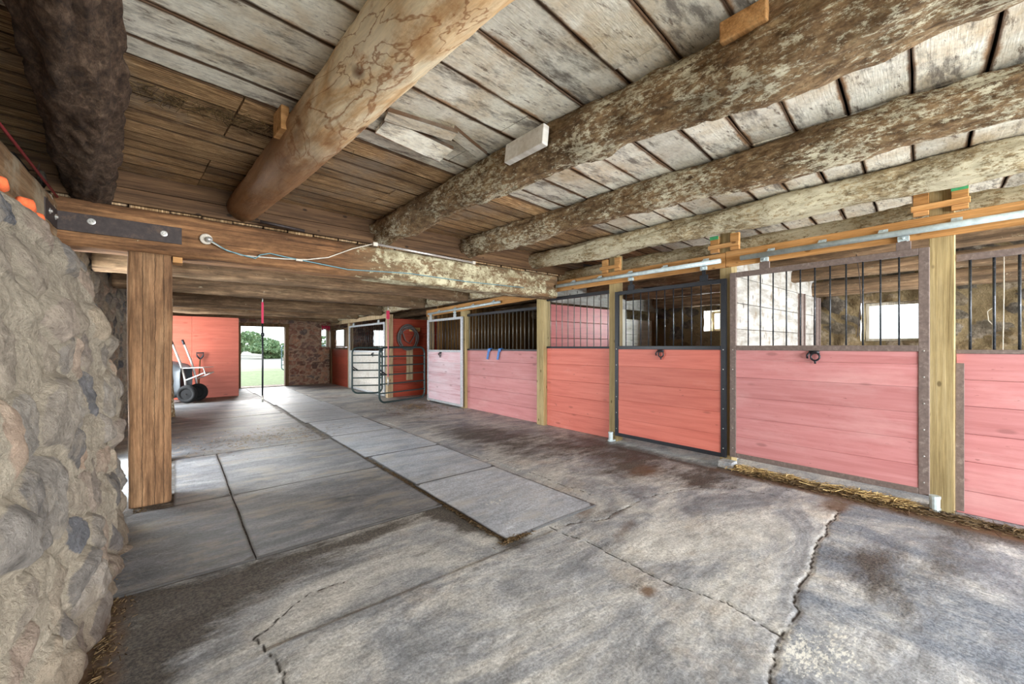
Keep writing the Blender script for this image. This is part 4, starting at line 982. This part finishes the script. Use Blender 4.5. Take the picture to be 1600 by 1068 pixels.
# ================================================================ RUBBER MATS
def mat_sheet(x0, x1, y0, y1, mat, label, group, t=.016, seed=1, lift=.002, whites=()):
    nx = max(6, int((x1 - x0) / .05)); ny = max(6, int((y1 - y0) / .05))
    X_, Y_ = np.meshgrid(np.linspace(0, 1, nx), np.linspace(0, 1, ny), indexing='ij')
    xx = x0 + (x1 - x0) * X_; yy_ = y0 + (y1 - y0) * Y_
    ex = .012 * fbm(yy_ * 3, xx * 0 + seed, seed, 3); ey = .012 * fbm(xx * 3, yy_ * 0 + seed, seed + 4, 3)
    xx = xx + ex * (np.abs(X_ - .5) * 2) ** 4; yy_ = yy_ + ey * (np.abs(Y_ - .5) * 2) ** 4
    zt = lift + t + .004 * fbm(xx * 2, yy_ * 2, 5, 3)
    edge = (X_ == 0) | (X_ == 1) | (Y_ == 0) | (Y_ == 1)
    # top grid with a skirt ring
    V = np.stack([xx, yy_, zt], -1).reshape(-1, 3)
    F = grid_faces(nx, ny)
    idx = np.arange(nx * ny).reshape(nx, ny)
    ring = list(idx[:, 0]) + list(idx[-1, 1:]) + list(idx[-2::-1, -1]) + list(idx[0, -2:0:-1])
    n0 = len(V); low = V[ring].copy(); low[:, 2] = -.004; V = np.vstack([V, low]); m_ = len(ring); k = np.arange(m_)
    F = np.vstack([F, np.stack([n0 + k, n0 + (k + 1) % m_, np.array(ring)[(k + 1) % m_], np.array(ring)[k]], -1)])
    wv = np.zeros(len(V)); rim = np.append(edge.ravel().astype(float) * .8, np.ones(m_))
    for (a, b_, s_) in whites: wv += np.exp(-((V[:, 0] - a) / s_[0]) ** 2 - ((V[:, 1] - b_) / s_[1]) ** 2)
    o = npmesh('rubber_mat', V, F, mat, {'white': wv, 'rim': rim}, smooth=False); return tag(o, label, 'mat', group)
ord_ = ['nearest', 'second', 'third', 'fourth', 'fifth', 'sixth', 'seventh', 'eighth', 'ninth']
yj = [2.09, 3.47, 4.70, 6.10, 7.45, 8.80, 10.15, 11.6, 13.1, 14.6]
for k in range(9):
    t_ = (yj[k] - 2) / 12.6
    x0_ = 1.70 + (.03 if k % 2 else 0) - .10 * t_; x1_ = 2.62 + .02 * (k % 3)
    lab = 'nearest grey rubber mat of the runway, with white flecks and a free front edge' if k == 0 else ('farthest grey rubber mat of the runway, just inside the doorway' if k == 8 else 'grey rubber mat of the runway, %s from its near end' % ord_[k])
    mat_sheet(x0_, x1_, yj[k] + .005, yj[k + 1] - .005, M['mat'], lab, 'rubber mats of the runway', .010, 10 + k, whites=[(2.03, 2.66, (.14, .05))] if k == 0 else ())
side = [(-.30, .36, 2.90, 4.25, 'left'), (.37, 1.66, 2.90, 4.25, 'right'), (-.02, .36, 4.26, 6.0, 'left'), (.37, 1.66, 4.26, 6.0, 'right')]
labs = ['narrow worn rubber mat beside the foot of the near stone wall', 'wide worn rubber mat left of the runway, its front edge crossing the floor', 'narrow worn rubber mat just past the big hewn post', 'wide worn rubber mat past the crossbeam, left of the runway']
for q, (a, b_, c_, d_, s_) in enumerate(side): mat_sheet(a, b_, c_, d_, M['mat_old'], labs[q], 'worn mats beside the runway', .007, 30 + q)
mat_sheet(-.1, 1.60, 6.02, 8.9, M['mat_old'], 'wide dusty mat in the middle of the aisle, left of the runway', 'worn mats beside the runway', .006, 50)
mat_sheet(-.1, 1.58, 8.93, 11.6, M['mat_old'], 'pale dusty mat in front of the wheelbarrow', 'worn mats beside the runway', .006, 51)

# ================================================================ FIXTURES ON THE CROSSBEAM
lh = empty('lamp_holder', (.195, 4.42, 2.24), 'round porcelain lamp holder screwed to the crossbeam', 'lamp holder')
b = MB(); b.disc((.195, 4.435, 2.24), (0, -1, 0), .046, .018, 24, .8); rel(b.build('base', M['porcelain'], smooth=False, bevel=.002), lh)
b = MB(); b.tube([(.205, 4.42, 2.235), (.215, 4.37, 2.23)], [.026, .023], 14); rel(b.build('socket', M['bright'], smooth=True), lh)
b = MB(); b.tube([(.22, 4.40, 2.22), (.32, 4.42, 2.17), (.45, 4.425, 2.135), (.60, 4.425, 2.14), (.80, 4.425, 2.15), (1.0, 4.425, 2.17), (1.2, 4.42, 2.22), (1.45, 4.42, 2.35), (1.66, 4.41, 2.43)], .006, 6)
tag(b.build('white_cable', M['cable_white'], smooth=True), 'thin white cable from the lamp holder to the tube light', 'cable')
b = MB(); b.tube([(.22, 4.405, 2.23), (.34, 4.415, 2.16), (.50, 4.42, 2.13), (.56, 4.42, 2.12), (.60, 4.42, 2.16), (.68, 4.42, 2.185), (.80, 4.42, 2.17), (.92, 4.42, 2.16), (1.4, 4.425, 2.12), (2.1, 4.425, 2.16), (2.9, 4.425, 2.145), (3.9, 4.425, 2.16)], .0055, 6)
tag(b.build('blue_cable', M['cable_blue'], smooth=True), 'thin blue-green cable sagging along the whole crossbeam', 'cable')
b = MB(); b.box(.90, .96, 4.412, 4.436, 2.145, 2.165); tag(b.build('cable_clip', M['cable_white'], bevel=.002), 'small white junction clip where the two cables meet', 'clip')
tb = empty('tube_light', (2.3, 4.42, 2.41), 'slim unlit tube light along the upper edge of the crossbeam', 'light')
b = MB(); b.tube([(1.70, 4.40, 2.432), (2.98, 4.40, 2.400)], .014, 10); rel(b.build('tube', M['frost'], smooth=True), tb)
b = MB(); b.box(1.66, 1.71, 4.385, 4.425, 2.41, 2.45); rel(b.build('end_cap', M['cable_white'], bevel=.003), tb)
b = MB(); b.box(2.975, 3.02, 4.385, 4.425, 2.38, 2.42); rel(b.build('end_cap', M['cable_white'], bevel=.003), tb)
b = MB(); b.tube([(.60, 4.43, 2.475), (.75, 4.43, 2.468), (.98, 4.43, 2.455)], .014, 8); tag(b.build('conduit', M['strap'], smooth=True), 'short dark conduit lying on the crossbeam right of the peeled log', 'pipe')
b = MB(); b.tube([(-.68, 1.5, 2.40), (-.675, 2.6, 2.40), (-.68, 4.42, 2.40)], .008, 6); tag(b.build('red_line', M['redwire'], smooth=True), 'dark red line along the timber on top of the stone wall', 'line')
# orange foam lumps
e = empty('foam_lump', (-.55, 3.2, 1.95), 'orange foam lumps squeezed out at the top of the stone wall', 'foam')
random.seed(6)
for (y_, x_, z_, s_) in ((2.25, -.62, 2.02, .030), (2.72, -.60, 1.99, .026), (3.02, -.58, 1.98, .030), (3.22, -.58, 1.965, .026)):
    b = MB(); b.tube([(x_, y_ - s_ * 1.8, z_ + .02), (x_ + .02, y_ - s_ * .8, z_ + .01), (x_ + .02, y_ + s_ * .6, z_ - .005), (x_, y_ + s_ * 1.9, z_ - .02)], [s_ * .5, s_, s_ * .85, s_ * .4], 10)
    rel(b.build('lump', M['orange'], smooth=True), e)
# zinc foot guide of the brown door and block at the black door
def door_guide(y_, label):
    b = MB(); b.tube([(4.575, y_, 0.0), (4.575, y_, .11)], .030, 14); b.tube([(4.575, y_, .11), (4.575, y_, .13)], .034, 14); b.box(4.55, 4.66, y_ - .03, y_ + .03, 0, .02)
    tag(b.build('door_guide', M['zinc'], smooth=False), label, 'door guide')
door_guide(.315, 'zinc door guide at the foot of the knotty post')
door_guide(3.39, 'zinc door guide at the foot of the post left of the black framed door')
b = MB(); b.box(4.50, 4.64, 1.79, 1.94, 0, .07); tag(b.build('concrete_stub', M['concrete'], bevel=.01), 'small grey block at the foot of the post between the framed doors', 'block')
# twine in the near stall
b = MB(); b.tube([(4.80, .02, 2.0), (4.80, .025, 1.26)], .003, 5); b.tube([(4.80, -.03, 2.0), (4.80, -.03, 1.7), (4.80, -.025, 1.26)], .003, 5); b.tube([(4.80, .02, 1.60), (4.80, .05, 1.57), (4.80, .045, 1.5), (4.80, .02, 1.46)], .003, 5)
tag(b.build('hanging_twine', M['cable_white']), 'white twine hanging behind the bars of the nearest panel', 'twine')
b = MB(); b.tube([(5.67, .98, 2.30), (5.62, .95, 2.1), (5.6, .93, 1.8), (5.6, .96, 1.4)], .004, 5); tag(b.build('hanging_wire', M['strap']), 'thin dark wire hanging in front of the big stall window', 'wire')

# ================================================================ STRAW AND DIRT
def straw(name, label, n, fn, seed, lmin=.04, lmax=.16, lo=0.0, hi=1.0):
    rs = random.Random(seed); b = MB()
    for k in range(n):
        x_, y_, z_ = fn(rs); a = rs.gauss(PI / 2, .8); el = rs.uniform(-.25, .25); L = rs.uniform(lmin, lmax); r_ = rs.uniform(.0012, .0026)
        d_ = Vector((math.cos(a) * math.cos(el), math.sin(a) * math.cos(el), math.sin(el))) * L / 2
        c_ = Vector((x_, y_, max(z_, abs(d_.z) + .002)))
        b.tube([c_ - d_, c_ + d_], r_, 3, caps=False, tint=rs.uniform(lo, hi))
    return tag(b.build(name, M['straw']), label, 'straw', kind='stuff')
straw('loose_straw', 'loose golden straw along the bottom of the brown framed door', 2000, lambda r: (lambda y_: (4.60 - abs(r.gauss(0, .055)) + .02, y_, r.random() ** 2 * .045))(r.choice([r.uniform(1.25, 1.84), r.uniform(.45, .85), r.uniform(.45, 1.84)])), 1)
straw('dark_litter', 'dark trodden litter in front of the nearest stall panels', 3200, lambda r: (4.58 - abs(r.gauss(0, .09)), r.uniform(-.9, 1.7), r.random() ** 3 * .03), 2, .02, .08, 0, .15)
straw('wall_litter', 'dark litter along the foot of the near stone wall', 1000, lambda r: (-.27 + abs(r.gauss(0, .04)), r.uniform(1.9, 4.4), .003), 5, .006, .03, 0, .15)
straw('aisle_litter', 'crumbs of dry litter scattered over the mats by the crossbeam', 700, lambda r: (r.gauss(.9, .5), r.gauss(6.6, .35), .022), 7, .01, .06, 0, .35)
straw('gate_litter', 'dry litter on the floor in front of the cattle gates', 900, lambda r: (r.gauss(3.9, .4), r.gauss(7.9, .5), .006), 8, .01, .07, 0, .4)
straw('roof_hay', 'dry hay wisps caught in the ceiling boards above the crossbeam', 260, lambda r: (r.gauss(.1, .25), r.gauss(3.05, .05), 2.722), 12, .03, .10, 0, .35)

straw('edge_litter', 'dark crumbly litter along the left edge of the runway mats', 1500, lambda r: (1.69 + r.gauss(0, .014), 2.08 + abs(r.gauss(0, 1.6)), .004), 21, .008, .03, 0, .1)
straw('corner_litter', 'dark crumbly litter heaped at the near corner of the first runway mat', 500, lambda r: (1.76 + r.gauss(0, .06), 2.08 + r.gauss(0, .012), r.random() * .012), 22, .008, .03, 0, .15)
b = MB(); random.seed(8)
for k in range(5):
    x_ = 3.86 + .07 * k; b.tube([(x_, 14.98, 2.02 + random.uniform(-.02, .02)), (x_ + .03, 14.96, 1.96 + random.uniform(-.03, .02)), (x_ + .02, 14.97, 1.88 + random.uniform(-.05, .03))], [.03, .035, .012], 8)
tag(b.build('red_rag', M['redstrap'], smooth=True), 'crumpled red rag hung over the small window in the far stone wall', 'rag')
# ================================================================ OUTSIDE
def tree(x_, y_, h_, w_, label, seed, group='bushes beyond the yard'):
    rs = np.random.RandomState(seed); e = empty('bush', (x_, y_, -.06), label, 'bush', group)
    b = MB(); b.tube([(0, 0, 0), (.1, 0, h_ * .2), (0, .1, h_ * .5)], [.10, .08, .05], 8); b.build('stem', M['old_z'], e)
    n = 2600; V = []; F = []; tint = []
    cl = [(rs.uniform(-.35, .35) * w_, rs.uniform(-.3, .3) * w_, rs.uniform(.08, .8) * h_, rs.uniform(.2, .36)) for _ in range(18)]
    for k in range(n):
        c_ = cl[rs.randint(12)]; d_ = rs.normal(size=3); d_ /= np.linalg.norm(d_); r_ = c_[3] * rs.uniform(.6, 1) ** .5
        p = np.array([c_[0] + d_[0] * r_ * w_ * .8, c_[1] + d_[1] * r_ * w_ * .8, max(.05, c_[2] + d_[2] * r_ * h_ * .5)])
        u = rs.normal(size=3); u /= np.linalg.norm(u); v = np.cross(u, rs.normal(size=3)); v /= np.linalg.norm(v); s_ = .20
        o = len(V); V += [p - u * s_, p + v * s_ * .6, p + u * s_, p - v * s_ * .6]; F.append((o, o + 1, o + 2, o + 3)); tint += [rs.rand()] * 4
    npmesh('foliage', np.array(V), np.array(F), M['leaf'], {'tint': tint}, smooth=False, parent=e)
for q, (x_, y_, h_, w_, lb) in enumerate([(4.8, 60, 3.7, 5.5, 'tall pale bush at the left side of the doorway view'), (8.0, 52, 1.9, 4.0, 'low round bush in the middle of the doorway view'), (9.6, 68, 3.9, 4.2, 'narrow tall bush behind the low round bush'),
        (13.4, 60, 3.8, 7.0, 'broad bush at the right side of the doorway view'), (6.6, 74, 3.0, 8.0, 'wide hedge clump behind the doorway view bushes')]):
    tree(x_, y_, h_, w_, lb, 100 + q)
